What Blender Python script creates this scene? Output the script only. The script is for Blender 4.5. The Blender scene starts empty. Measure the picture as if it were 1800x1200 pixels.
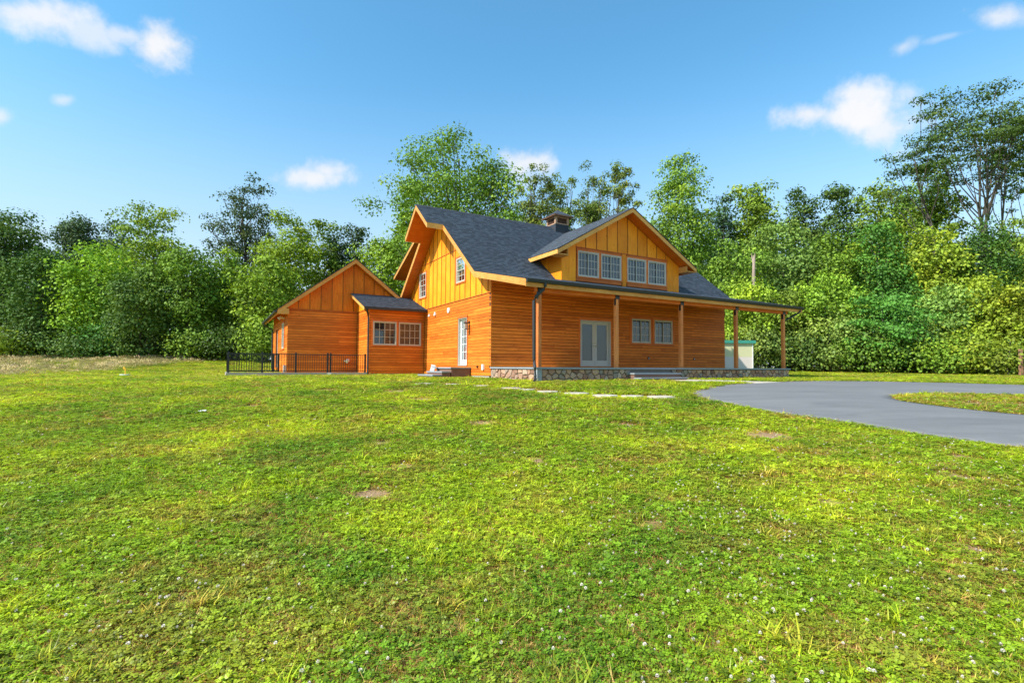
import bpy, math, random
import numpy as np
from mathutils import Vector, Matrix

# ------------------------------------------------------------------ camera, sky, sun, exposure
SC = bpy.context.scene
COL = SC.collection
cam_d = bpy.data.cameras.new('camera'); cam = bpy.data.objects.new('camera', cam_d); COL.objects.link(cam)
cam_d.sensor_width = 36.0; cam_d.lens = 18.052; cam_d.shift_y = 0.0071
cam_d.clip_start = 0.05; cam_d.clip_end = 3000
cam.matrix_world = Matrix.Rotation(math.radians(92.058), 4, 'X') @ Matrix.Rotation(math.radians(0.2716), 4, 'Z')
SC.camera = cam

SUN_EL = math.radians(43)
SUN_DIR = Vector((-.853, -.523, 0)).normalized() * math.cos(SUN_EL) + Vector((0, 0, math.sin(SUN_EL)))
world = bpy.data.worlds.new('World'); SC.world = world; world.use_nodes = True
SC.view_settings.view_transform = 'Standard'; SC.view_settings.look = 'None'
SC.view_settings.exposure = 1.66; SC.view_settings.gamma = 1.0
SC.view_settings.use_curve_mapping = False
sun_d = bpy.data.lights.new('sun', 'SUN'); sun_d.energy = 2.3; sun_d.angle = math.radians(0.55); sun_d.color = (1, .95, .86)
sun = bpy.data.objects.new('sun', sun_d); COL.objects.link(sun)
sun.rotation_euler = SUN_DIR.to_track_quat('Z', 'Y').to_euler()

def N(nt, t, **kw):
    n = nt.nodes.new(t)
    for k, v in kw.items():
        if hasattr(n, k): setattr(n, k, v)
        else: n.inputs[k].default_value = v
    return n
def math_n(nt, op, a, b=None, c=None):
    n = nt.nodes.new('ShaderNodeMath'); n.operation = op
    for i, v in enumerate((a, b, c)):
        if v is None: continue
        if isinstance(v, (int, float)): n.inputs[i].default_value = v
        else: nt.links.new(v, n.inputs[i])
    return n.outputs[0]
def mix_rgb(nt, fac, a, b, mode='MIX'):
    n = nt.nodes.new('ShaderNodeMix'); n.data_type = 'RGBA'; n.blend_type = mode
    for i, v in ((0, fac), (6, a), (7, b)):
        if isinstance(v, (int, float)): n.inputs[i].default_value = v
        elif isinstance(v, tuple): n.inputs[i].default_value = v if len(v) == 4 else (*v, 1)
        else: nt.links.new(v, n.inputs[i])
    return n.outputs[2]

# the sky: Nishita with a few fair weather clouds placed by direction
nt = world.node_tree; nt.nodes.clear(); L = nt.links
out = N(nt, 'ShaderNodeOutputWorld'); bg = N(nt, 'ShaderNodeBackground'); L.new(bg.outputs[0], out.inputs[0])
bg.inputs[1].default_value = 0.15
sky = N(nt, 'ShaderNodeTexSky'); sky.sky_type = 'NISHITA'; sky.sun_disc = False
sky.sun_elevation = SUN_EL; sky.sun_rotation = math.atan2(SUN_DIR.x, SUN_DIR.y)
sky.altitude = 0; sky.air_density = 1.0; sky.dust_density = 0.7; sky.ozone_density = 1.6
tc = N(nt, 'ShaderNodeTexCoord')
nrm = N(nt, 'ShaderNodeVectorMath', operation='NORMALIZE'); L.new(tc.outputs['Generated'], nrm.inputs[0])
nz = N(nt, 'ShaderNodeTexNoise'); nz.inputs['Scale'].default_value = 11; nz.inputs['Detail'].default_value = 7; nz.inputs['Roughness'].default_value = .58
L.new(nrm.outputs[0], nz.inputs['Vector'])
nz2 = N(nt, 'ShaderNodeTexNoise'); nz2.inputs['Scale'].default_value = 26; nz2.inputs['Detail'].default_value = 6; nz2.inputs['Roughness'].default_value = .6
L.new(nrm.outputs[0], nz2.inputs['Vector'])
edge = math_n(nt, 'ADD', math_n(nt, 'MULTIPLY', math_n(nt, 'SUBTRACT', nz.outputs[0], .5), 2.4),
              math_n(nt, 'MULTIPLY', math_n(nt, 'SUBTRACT', nz2.outputs[0], .5), 1.5))
# (x, up) = tangent-plane place of each cloud along the view to the north, half width, half height, tilt, density
CLOUDS = [(.700, .505, .125, .052, 0, 1.0), (.585, .503, .088, .028, 3, .95), (.645, .497, .07, .036, 0, .95), (.735, .475, .075, .050, 0, .9), (.690, .545, .07, .035, 0, .95), (.785, .545, .014, .016, 0, .5),
          (-.390, .372, .072, .026, 0, .95), (-.370, .385, .045, .026, 0, .9), (.030, .405, .050, .034, 0, .9), (.030, .385, .04, .04, 0, .5),
          (-.960, .700, .130, .040, -10, .9), (-.850, .665, .085, .030, -22, .7), (-.775, .655, .07, .022, -5, .7), (-.700, .640, .066, .048, -12, 1.0), (-.890, .525, .026, .013, 0, .55),
          (-1.02, .490, .032, .022, 0, .75), (.965, .705, .070, .026, 0, .8), (.775, .640, .040, .018, 25, .55), (.86, .66, .06, .009, 15, .3),
          (-1.0, .245, .10, .03, 0, .25), (.96, .235, .08, .03, 0, .3)]
sep = N(nt, 'ShaderNodeSeparateXYZ'); L.new(nrm.outputs[0], sep.inputs[0])
ysafe = math_n(nt, 'MAXIMUM', sep.outputs[1], 0.02)
px_ = math_n(nt, 'DIVIDE', sep.outputs[0], ysafe); pz_ = math_n(nt, 'DIVIDE', sep.outputs[2], ysafe)
total = None
for cx, cz, rx, rz, tilt, dens in CLOUDS:
    ca, sa = math.cos(math.radians(tilt)), math.sin(math.radians(tilt))
    dx = math_n(nt, 'SUBTRACT', px_, cx); dz = math_n(nt, 'SUBTRACT', pz_, cz)
    ex = math_n(nt, 'DIVIDE', math_n(nt, 'ADD', math_n(nt, 'MULTIPLY', dx, ca), math_n(nt, 'MULTIPLY', dz, sa)), rx)
    ez = math_n(nt, 'DIVIDE', math_n(nt, 'SUBTRACT', math_n(nt, 'MULTIPLY', dz, ca), math_n(nt, 'MULTIPLY', dx, sa)), rz)
    d2 = math_n(nt, 'SQRT', math_n(nt, 'ADD', math_n(nt, 'MULTIPLY', ex, ex), math_n(nt, 'MULTIPLY', ez, ez)))
    v = math_n(nt, 'ADD', math_n(nt, 'SUBTRACT', 1.35, d2), math_n(nt, 'MULTIPLY', edge, 1.0))
    mr = N(nt, 'ShaderNodeMapRange'); mr.interpolation_type = 'SMOOTHSTEP'
    L.new(v, mr.inputs[0]); mr.inputs[1].default_value = 0.0; mr.inputs[2].default_value = 1.25; mr.inputs[3].default_value = 0; mr.inputs[4].default_value = dens
    total = mr.outputs[0] if total is None else math_n(nt, 'MAXIMUM', total, mr.outputs[0])
# scattered small clouds over the rest of the sky, outside the half the photograph shows
back = N(nt, 'ShaderNodeMapRange'); L.new(sep.outputs[1], back.inputs[0]); back.inputs[1].default_value = .35; back.inputs[2].default_value = .1; back.inputs[3].default_value = 0; back.inputs[4].default_value = 1
nb = N(nt, 'ShaderNodeTexNoise'); nb.inputs['Scale'].default_value = 3.2; nb.inputs['Detail'].default_value = 7
L.new(nrm.outputs[0], nb.inputs['Vector'])
mb = N(nt, 'ShaderNodeMapRange'); L.new(nb.outputs[0], mb.inputs[0]); mb.inputs[1].default_value = .6; mb.inputs[2].default_value = .72
total = math_n(nt, 'MAXIMUM', total, math_n(nt, 'MULTIPLY', mb.outputs[0], math_n(nt, 'MULTIPLY', back.outputs[0], .8)))
shade = mix_rgb(nt, nz.outputs[0], (1.72, 1.80, 1.95), (2.2, 2.2, 2.22))
tint = mix_rgb(nt, 1.0, sky.outputs[0], (.30, .555, .585), 'MULTIPLY')
hz = N(nt, 'ShaderNodeMapRange'); hz.interpolation_type = 'SMOOTHERSTEP'; L.new(sep.outputs[2], hz.inputs[0]); hz.inputs[1].default_value = -.05; hz.inputs[2].default_value = .56; hz.inputs[3].default_value = .85; hz.inputs[4].default_value = 0
tint = mix_rgb(nt, hz.outputs[0], tint, (1.66, 1.72, 1.80))      # pale summer haze low in the sky, all round
L.new(mix_rgb(nt, total, tint, shade), bg.inputs[0])

# ------------------------------------------------------------------ helpers
RND = random.Random(7)
class MB:
    """collects polygons, builds one mesh object"""
    def __init__(s): s.v = []; s.f = []; s.m = []
    def poly(s, pts, mi=0):
        i = len(s.v); s.v += [tuple(p) for p in pts]; s.f.append(tuple(range(i, i + len(pts)))); s.m.append(mi)
    def hull(s, bot, top, mi=0):
        """prism between two polygons of equal length"""
        i = len(s.v); n = len(bot); s.v += [tuple(p) for p in bot] + [tuple(p) for p in top]
        s.f.append(tuple(i + n - 1 - k for k in range(n))); s.f.append(tuple(i + n + k for k in range(n)))
        for k in range(n):
            j = (k + 1) % n; s.f.append((i + k, i + j, i + n + j, i + n + k))
        s.m += [mi] * (n + 2)
    def box(s, x0, x1, y0, y1, z0, z1, mi=0):
        s.hull([(x0, y0, z0), (x1, y0, z0), (x1, y1, z0), (x0, y1, z0)], [(x0, y0, z1), (x1, y0, z1), (x1, y1, z1), (x0, y1, z1)], mi)
    def tube(s, pts, rad, n=8, mi=0, cap=True):
        pts = [Vector(p) for p in pts]
        if not hasattr(rad, '__len__'): rad = [rad] * len(pts)
        base = len(s.v); ref = Vector((0, 0, 1))
        for k, p in enumerate(pts):
            d = (pts[min(k + 1, len(pts) - 1)] - pts[max(k - 1, 0)]).normalized()
            a = d.cross(Vector((0, 0, 1)) if abs(d.z) < .95 else Vector((1, 0, 0))).normalized(); b = d.cross(a)
            for j in range(n):
                t = 2 * math.pi * j / n; s.v.append(tuple(p + (a * math.cos(t) + b * math.sin(t)) * rad[k]))
        for k in range(len(pts) - 1):
            for j in range(n):
                j2 = (j + 1) % n; s.f.append((base + k * n + j, base + k * n + j2, base + (k + 1) * n + j2, base + (k + 1) * n + j)); s.m.append(mi)
        if cap:
            s.f.append(tuple(base + j for j in range(n))); s.m.append(mi)
            e = base + (len(pts) - 1) * n; s.f.append(tuple(e + n - 1 - j for j in range(n))); s.m.append(mi)
    def build(s, name, mat, parent=None, smooth=False):
        me = bpy.data.meshes.new(name); me.from_pydata(s.v, [], s.f); me.update()
        for m in (mat if isinstance(mat, (list, tuple)) else [mat]): me.materials.append(m)
        if any(s.m): me.polygons.foreach_set('material_index', s.m)
        if smooth: me.polygons.foreach_set('use_smooth', [True] * len(me.polygons))
        return link(name, me, parent)
def link(name, me, parent=None):
    o = bpy.data.objects.new(name, me); COL.objects.link(o)
    if parent is not None: o.parent = parent
    return o
def tag(o, label=None, cat=None, group=None, kind=None):
    if label: o['label'] = label
    if cat: o['category'] = cat
    if group: o['group'] = group
    if kind: o['kind'] = kind
    return o
def empty(name, loc, rz=0):
    o = bpy.data.objects.new(name, None); COL.objects.link(o); o.location = loc; o.rotation_euler = (0, 0, rz); o.empty_display_size = .3
    return o

# terrain height under the place (the eye of the photographer is at z = 0)
KY = [-40, 0, 4, 8, 12, 16, 20, 26, 34, 45, 60, 400]; KZ = [-2.6, -1.60, -1.36, -1.10, -.82, -.59, -.51, -.50, -.42, -.22, -.05, .8]
_yy = np.linspace(-40, 400, 4401); _zz = np.interp(_yy, KY, KZ); _zz = np.convolve(np.pad(_zz, 15, mode='edge'), np.ones(31) / 31, 'valid')
def sm(x, a, b):
    t = np.clip((np.asarray(x, float) - a) / (b - a), 0, 1); return t * t * (3 - 2 * t)
def H(x, y):
    return np.interp(y, _yy, _zz) + .75 * sm(y, 24, 48) * sm(-np.asarray(x, float), -2, 30)

# ------------------------------------------------------------------ materials
def new_mat(name):
    m = bpy.data.materials.new(name); m.use_nodes = True; t = m.node_tree; t.nodes.clear()
    o = N(t, 'ShaderNodeOutputMaterial'); p = N(t, 'ShaderNodeBsdfPrincipled'); t.links.new(p.outputs[0], o.inputs[0])
    return m, t, p, o
def bump(t, p, h, dist=.01, strength=.5):
    b = N(t, 'ShaderNodeBump'); b.inputs['Distance'].default_value = dist; b.inputs['Strength'].default_value = strength
    t.links.new(h, b.inputs['Height']); t.links.new(b.outputs[0], p.inputs['Normal'])
def plain(name, col, rough=.6, metal=0, var=.15, scale=20, spec=.5):
    m, t, p, o = new_mat(name)
    c = N(t, 'ShaderNodeTexCoord'); n = N(t, 'ShaderNodeTexNoise'); n.inputs['Scale'].default_value = scale; n.inputs['Detail'].default_value = 5
    t.links.new(c.outputs['Object'], n.inputs['Vector'])
    dk = tuple(x * (1 - var) for x in col); lt = tuple(min(1, x * (1 + var)) for x in col)
    t.links.new(mix_rgb(t, n.outputs[0], dk, lt), p.inputs['Base Color'])
    p.inputs['Roughness'].default_value = rough; p.inputs['Metallic'].default_value = metal; p.inputs['Specular IOR Level'].default_value = spec
    bump(t, p, n.outputs[0], .004, .3)
    return m
def wood(name, c1, c2, c3, axis, rough=.5, knots=True, stain=.5):
    """stained cedar, grain along axis 0 = a, 1 = b, 2 = z of the object"""
    m, t, p, o = new_mat(name); lk = t.links.new
    c = N(t, 'ShaderNodeTexCoord'); oi = N(t, 'ShaderNodeObjectInfo')
    sc = [16, 16, 16] if axis < 3 else [3, 3, 16]
    if axis < 3: sc[axis] = 1.3
    off = N(t, 'ShaderNodeVectorMath', operation='SCALE'); off.inputs[0].default_value = (13, 7, 9); lk(oi.outputs['Random'], off.inputs['Scale'])
    ad = N(t, 'ShaderNodeVectorMath', operation='ADD'); lk(c.outputs['Object'], ad.inputs[0]); lk(off.outputs[0], ad.inputs[1])
    mp = N(t, 'ShaderNodeMapping'); mp.inputs['Scale'].default_value = sc; lk(ad.outputs[0], mp.inputs[0])
    n1 = N(t, 'ShaderNodeTexNoise'); n1.inputs['Scale'].default_value = 1.6; n1.inputs['Detail'].default_value = 6; n1.inputs['Roughness'].default_value = .65; lk(mp.outputs[0], n1.inputs['Vector'])
    n2 = N(t, 'ShaderNodeTexNoise'); n2.inputs['Scale'].default_value = 1.1; n2.inputs['Detail'].default_value = 3; lk(ad.outputs[0], n2.inputs['Vector'])
    r = N(t, 'ShaderNodeValToRGB'); r.color_ramp.elements[0].position = .27; r.color_ramp.elements[1].position = .75
    r.color_ramp.elements[0].color = (*c1, 1); r.color_ramp.elements[1].color = (*c3, 1); e = r.color_ramp.elements.new(.5); e.color = (*c2, 1)
    lk(n1.outputs[0], r.inputs[0])
    tone = math_n(t, 'ADD', math_n(t, 'MULTIPLY', oi.outputs['Random'], .34), .80)
    tone = math_n(t, 'ADD', tone, math_n(t, 'MULTIPLY', math_n(t, 'SUBTRACT', n2.outputs[0], .5), stain))
    cb = N(t, 'ShaderNodeCombineColor'); lk(tone, cb.inputs[0]); lk(math_n(t, 'POWER', tone, 1.35), cb.inputs[1]); lk(math_n(t, 'POWER', tone, 1.5), cb.inputs[2])
    col = mix_rgb(t, 1.0, r.outputs[0], cb.outputs[0], 'MULTIPLY')
    if knots:
        v = N(t, 'ShaderNodeTexVoronoi'); sk = [1.9, 1.9, 1.9]
        if axis < 3: sk[axis] = 1.3
        mk = N(t, 'ShaderNodeMapping'); mk.inputs['Scale'].default_value = [3.0 if i != axis else 1.7 for i in range(3)]; lk(ad.outputs[0], mk.inputs[0]); lk(mk.outputs[0], v.inputs['Vector']); v.inputs['Scale'].default_value = 1.4
        k = N(t, 'ShaderNodeMapRange'); lk(v.outputs['Distance'], k.inputs[0]); k.inputs[1].default_value = .05; k.inputs[2].default_value = .11; k.inputs[3].default_value = .75; k.inputs[4].default_value = 0
        col = mix_rgb(t, k.outputs[0], col, (c1[0] * .35, c1[1] * .3, c1[2] * .4))
    lk(col, p.inputs['Base Color']); p.inputs['Roughness'].default_value = rough; p.inputs['Specular IOR Level'].default_value = .18
    bump(t, p, n1.outputs[0], .004, .5)
    return m
M = {}
CED = ((.54, .140, .016), (.71, .188, .021), (.80, .238, .028))
GLD = ((.78, .22, .012), (.90, .295, .014), (.94, .345, .020))
M['sid_a'] = wood('cedar_siding_along_front', *CED, 0)
M['sid_b'] = wood('cedar_siding_along_side', *CED, 1)
M['gold'] = wood('golden_vertical_boards', *GLD, 2, stain=.6)
M['gold_a'] = wood('orange_vertical_boards', (.58, .14, .010), (.74, .21, .014), (.82, .28, .020), 2, stain=.6)
M['trim_a'] = wood('cedar_trim_front', (.50, .115, .022), (.64, .160, .032), (.74, .21, .045), 0, knots=False)
M['trim_b'] = wood('cedar_trim_side', (.50, .115, .022), (.64, .160, .032), (.74, .21, .045), 1, knots=False)
M['trim_z'] = wood('cedar_trim_upright', (.50, .115, .022), (.64, .160, .032), (.74, .21, .045), 2, knots=False)
M['fascia'] = wood('pale_cedar_fascia', (.54, .22, .045), (.66, .31, .075), (.76, .40, .12), 3)
M['soffit'] = wood('cedar_soffit', (.50, .10, .008), (.66, .16, .012), (.76, .22, .02), 0)
M['post'] = wood('cedar_post', (.48, .13, .035), (.62, .20, .055), (.72, .28, .09), 2)
M['dark'] = plain('dark_backing', (.05, .022, .008), .9)
M['room'] = plain('dim_room', (.05, .05, .05), .9)
M['vinyl'] = plain('beige_window_vinyl', (.54, .48, .40), .4, var=.04)
M['white'] = plain('white_paint', (.78, .78, .76), .45, var=.05)
M['greydoor'] = plain('grey_door_paint', (.56, .53, .46), .45, var=.06)
M['gutter'] = plain('dark_bronze_gutter', (.024, .025, .025), .6, var=.2, scale=3)
M['black'] = plain('black_powder_coat', (.012, .012, .013), .4)
M['steel'] = plain('brushed_brass', (.45, .38, .25), .3, .9)
M['blind'] = plain('grey_blue_blind', (.085, .10, .12), .7, var=.1, scale=6)
M['curtain'] = plain('grey_screen', (.05, .055, .055), .6, var=.35, scale=2)
M['pinkwhite'] = plain('pinkish_white_panel', (.72, .62, .56), .6, var=.06, scale=4)
M['cream'] = plain('cream_yellow_panel', (.66, .62, .36), .6, var=.06, scale=4)
M['teal'] = plain('teal_green_sheet', (.05, .30, .22), .5, var=.15, scale=4)
M['yellow'] = plain('yellow_plastic', (.75, .42, .02), .5)
M['greyplastic'] = plain('pale_grey_plastic', (.40, .44, .46), .6)
M['brownmetal'] = plain('brown_louvre', (.17, .075, .045), .6)
M['weathered'] = wood('weathered_cedar', (.25, .14, .08), (.38, .22, .14), (.50, .32, .20), 3)

def m_glass():
    m, t, p, o = new_mat('window_glass'); lk = t.links.new
    g = N(t, 'ShaderNodeBsdfGlossy'); g.inputs['Roughness'].default_value = .02; g.inputs['Color'].default_value = (.9, .95, 1, 1)
    tr = N(t, 'ShaderNodeBsdfTransparent'); tr.inputs['Color'].default_value = (.60, .66, .68, 1)
    lw = N(t, 'ShaderNodeLayerWeight'); lw.inputs['Blend'].default_value = .25
    f = math_n(t, 'MINIMUM', math_n(t, 'ADD', math_n(t, 'MULTIPLY', lw.outputs['Fresnel'], .9), .07), 1)
    mx = N(t, 'ShaderNodeMixShader'); lk(f, mx.inputs[0]); lk(tr.outputs[0], mx.inputs[1]); lk(g.outputs[0], mx.inputs[2]); lk(mx.outputs[0], o.inputs[0])
    t.nodes.remove(p); return m
M['glass'] = m_glass()
def m_shingle():
    m, t, p, o = new_mat('asphalt_shingle'); lk = t.links.new
    at = N(t, 'ShaderNodeAttribute'); at.attribute_name = 'rnd'
    c = N(t, 'ShaderNodeTexCoord'); n = N(t, 'ShaderNodeTexNoise'); n.inputs['Scale'].default_value = 60; n.inputs['Detail'].default_value = 3; lk(c.outputs['Object'], n.inputs['Vector'])
    n2 = N(t, 'ShaderNodeTexNoise'); n2.inputs['Scale'].default_value = .8; n2.inputs['Detail'].default_value = 3; lk(c.outputs['Object'], n2.inputs['Vector'])
    r = N(t, 'ShaderNodeValToRGB'); r.color_ramp.elements[0].color = (.026, .034, .048, 1); r.color_ramp.elements[1].color = (.088, .112, .150, 1)
    lk(math_n(t, 'ADD', math_n(t, 'MULTIPLY', at.outputs['Fac'], .75), math_n(t, 'MULTIPLY', n.outputs[0], .3)), r.inputs[0])
    lk(mix_rgb(t, math_n(t, 'MULTIPLY', n2.outputs[0], .35), r.outputs[0], (.062, .07, .088)), p.inputs['Base Color'])
    p.inputs['Roughness'].default_value = .9; bump(t, p, n.outputs[0], .004, .6); return m
M['shingle'] = m_shingle()
M['felt'] = plain('dark_roofing_felt', (.03, .035, .045), .9)
def m_stone():
    m, t, p, o = new_mat('fieldstone'); lk = t.links.new
    oi = N(t, 'ShaderNodeObjectInfo'); c = N(t, 'ShaderNodeTexCoord')
    r = N(t, 'ShaderNodeValToRGB'); cr = r.color_ramp; cr.interpolation = 'LINEAR'
    cr.elements[0].color = (.20, .10, .065, 1); cr.elements[1].color = (.60, .46, .34, 1)
    for ps, cc in ((.2, (.40, .22, .14)), (.4, (.26, .22, .18)), (.6, (.52, .31, .20)), (.8, (.36, .19, .12))):
        e = cr.elements.new(ps); e.color = (*cc, 1)
    lk(oi.outputs['Random'], r.inputs[0])
    n = N(t, 'ShaderNodeTexNoise'); n.inputs['Scale'].default_value = 9; n.inputs['Detail'].default_value = 8; n.inputs['Roughness'].default_value = .65; lk(c.outputs['Object'], n.inputs['Vector'])
    lk(mix_rgb(t, .75, r.outputs[0], mix_rgb(t, n.outputs[0], (.3, .3, .3), (1.6, 1.6, 1.6)), 'MULTIPLY'), p.inputs['Base Color'])
    p.inputs['Roughness'].default_value = .85; bump(t, p, n.outputs[0], .03, .7); return m
M['stone'] = m_stone()
M['mortar'] = plain('dark_mortar', (.20, .18, .16), .95, var=.25, scale=30)
M['bluestone'] = plain('bluestone_cap', (.27, .29, .31), .8, var=.25, scale=12)
M['concrete'] = plain('poured_concrete', (.40, .36, .31), .9, var=.22, scale=6)
M['brickred'] = plain('reddish_block', (.20, .11, .08), .9, var=.3, scale=14)
M['flag'] = plain('pale_flagstone', (.48, .42, .33), .85, var=.3, scale=9)

def patch_color(t, pos):
    """patchy lawn colour shared by the soil sheet and the leaves that grow on it"""
    lk = t.links.new
    n1 = N(t, 'ShaderNodeTexNoise'); n1.inputs['Scale'].default_value = .42; n1.inputs['Detail'].default_value = 5; n1.inputs['Roughness'].default_value = .55; n1.inputs['Distortion'].default_value = .4; lk(pos, n1.inputs['Vector'])
    n2 = N(t, 'ShaderNodeTexNoise'); n2.inputs['Scale'].default_value = 1.25; n2.inputs['Detail'].default_value = 5; n2.inputs['Roughness'].default_value = .6; lk(pos, n2.inputs['Vector'])
    r = N(t, 'ShaderNodeValToRGB'); cr = r.color_ramp
    cr.elements[0].position = .33; cr.elements[0].color = (.12, .22, .010, 1); cr.elements[1].position = .68; cr.elements[1].color = (.74, .74, .018, 1)
    e = cr.elements.new(.5); e.color = (.35, .42, .010, 1)
    lk(n1.outputs[0], r.inputs[0])
    k = N(t, 'ShaderNodeMapRange'); lk(n2.outputs[0], k.inputs[0]); k.inputs[1].default_value = .50; k.inputs[2].default_value = .64; k.inputs[4].default_value = .9
    return r.outputs[0], k.outputs[0]
def m_ground():
    m, t, p, o = new_mat('lawn_soil'); lk = t.links.new
    g = N(t, 'ShaderNodeNewGeometry'); col, brown = patch_color(t, g.outputs['Position'])
    n = N(t, 'ShaderNodeTexNoise'); n.inputs['Scale'].default_value = 14; n.inputs['Detail'].default_value = 8; n.inputs['Roughness'].default_value = .7; lk(g.outputs['Position'], n.inputs['Vector'])
    soil = mix_rgb(t, n.outputs[0], (.10, .045, .022), (.34, .19, .10))
    k = N(t, 'ShaderNodeMapRange'); lk(n.outputs[0], k.inputs[0]); k.inputs[1].default_value = .42; k.inputs[2].default_value = .58
    c2 = mix_rgb(t, math_n(t, 'ADD', math_n(t, 'MULTIPLY', k.outputs[0], .35), .12), mix_rgb(t, brown, col, (.24, .17, .05)), soil)
    at = N(t, 'ShaderNodeAttribute'); at.attribute_name = 'bare'
    bf = N(t, 'ShaderNodeMapRange'); bf.interpolation_type = 'SMOOTHSTEP'; lk(math_n(t, 'ADD', at.outputs['Fac'], math_n(t, 'MULTIPLY', math_n(t, 'SUBTRACT', n.outputs[0], .5), 2.2)), bf.inputs[0]); bf.inputs[1].default_value = .35; bf.inputs[2].default_value = .75; bf.inputs[4].default_value = .9
    lk(mix_rgb(t, bf.outputs[0], c2, mix_rgb(t, n.outputs[0], (.24, .12, .07), (.46, .30, .19))), p.inputs['Base Color'])
    p.inputs['Roughness'].default_value = 1; p.inputs['Specular IOR Level'].default_value = .1; bump(t, p, n.outputs[0], .05, .8); return m
def m_leafy(name, kind):
    m, t, p, o = new_mat(name); lk = t.links.new
    g = N(t, 'ShaderNodeNewGeometry'); oi = N(t, 'ShaderNodeObjectInfo'); col, brown = patch_color(t, g.outputs['Position'])
    rnd = oi.outputs['Random']; at = N(t, 'ShaderNodeAttribute'); at.attribute_name = 'rnd'
    v = math_n(t, 'FRACT', math_n(t, 'ADD', at.outputs['Fac'], rnd))
    tone = math_n(t, 'ADD', math_n(t, 'MULTIPLY', v, 1.4), .48)
    cb = N(t, 'ShaderNodeCombineColor'); [lk(tone, cb.inputs[i]) for i in range(3)]
    if kind == 'dry':
        base = mix_rgb(t, v, (.34, .11, .035), (.68, .46, .15))
    elif kind == 'clover':
        base = mix_rgb(t, .5, col, (.17, .31, .018)); base = mix_rgb(t, math_n(t, 'MULTIPLY', brown, .35), base, (.36, .20, .05))
    else:
        base = mix_rgb(t, .25, col, (.48, .52, .015)); base = mix_rgb(t, math_n(t, 'MULTIPLY', brown, .75), base, (.56, .34, .07))
    c = mix_rgb(t, 1.0, base, cb.outputs[0], 'MULTIPLY')
    d = N(t, 'ShaderNodeBsdfDiffuse'); tr = N(t, 'ShaderNodeBsdfTranslucent'); lk(c, d.inputs[0]); lk(c, tr.inputs[0])
    gl = N(t, 'ShaderNodeBsdfGlossy'); gl.inputs['Roughness'].default_value = .45; gl.inputs[0].default_value = (.6, .65, .5, 1)
    mx = N(t, 'ShaderNodeMixShader'); mx.inputs[0].default_value = .42; lk(d.outputs[0], mx.inputs[1]); lk(tr.outputs[0], mx.inputs[2])
    m2 = N(t, 'ShaderNodeMixShader'); m2.inputs[0].default_value = .05; lk(mx.outputs[0], m2.inputs[1]); lk(gl.outputs[0], m2.inputs[2]); lk(m2.outputs[0], o.inputs[0]); t.nodes.remove(p)
    return m
M['ground'] = m_ground(); M['blade'] = m_leafy('grass_blade', 'blade'); M['clover'] = m_leafy('clover_leaf', 'clover'); M['dry'] = m_leafy('dry_grass', 'dry')
M['petal'] = plain('clover_flower_white', (.74, .64, .55), .7, var=.15, scale=200)
def m_straw():
    m, t, p, o = new_mat('tall_meadow_grass'); lk = t.links.new
    oi = N(t, 'ShaderNodeObjectInfo'); c = N(t, 'ShaderNodeTexCoord'); s = N(t, 'ShaderNodeSeparateXYZ'); lk(c.outputs['Object'], s.inputs[0])
    k = N(t, 'ShaderNodeMapRange'); lk(s.outputs[2], k.inputs[0]); k.inputs[1].default_value = .18; k.inputs[2].default_value = .55
    a = mix_rgb(t, oi.outputs['Random'], (.22, .34, .03), (.40, .42, .05)); b = mix_rgb(t, oi.outputs['Random'], (.52, .40, .14), (.70, .50, .26))
    lk(mix_rgb(t, k.outputs[0], a, b), p.inputs['Base Color']); p.inputs['Roughness'].default_value = .8; return m
M['straw'] = m_straw()
def m_asphalt():
    m, t, p, o = new_mat('asphalt'); lk = t.links.new
    g = N(t, 'ShaderNodeNewGeometry'); n = N(t, 'ShaderNodeTexNoise'); n.inputs['Scale'].default_value = 90; n.inputs['Detail'].default_value = 6; n.inputs['Roughness'].default_value = .75; lk(g.outputs['Position'], n.inputs['Vector'])
    mp = N(t, 'ShaderNodeMapping'); mp.inputs['Scale'].default_value = (.35, 1.3, 1); mp.inputs['Rotation'].default_value = (0, 0, .5); lk(g.outputs['Position'], mp.inputs[0])
    n2 = N(t, 'ShaderNodeTexNoise'); n2.inputs['Scale'].default_value = 1.3; n2.inputs['Detail'].default_value = 8; n2.inputs['Roughness'].default_value = .62; n2.inputs['Distortion'].default_value = .8; lk(mp.outputs[0], n2.inputs['Vector'])
    c = mix_rgb(t, n2.outputs[0], (.095, .092, .093), (.240, .230, .225)); c = mix_rgb(t, .55, c, mix_rgb(t, n.outputs[0], (0, 0, 0), (2.0, 2.0, 2.0)), 'MULTIPLY')
    lk(c, p.inputs['Base Color']); p.inputs['Roughness'].default_value = .8; bump(t, p, n.outputs[0], .008, .8); return m
M['asphalt'] = m_asphalt()
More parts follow.
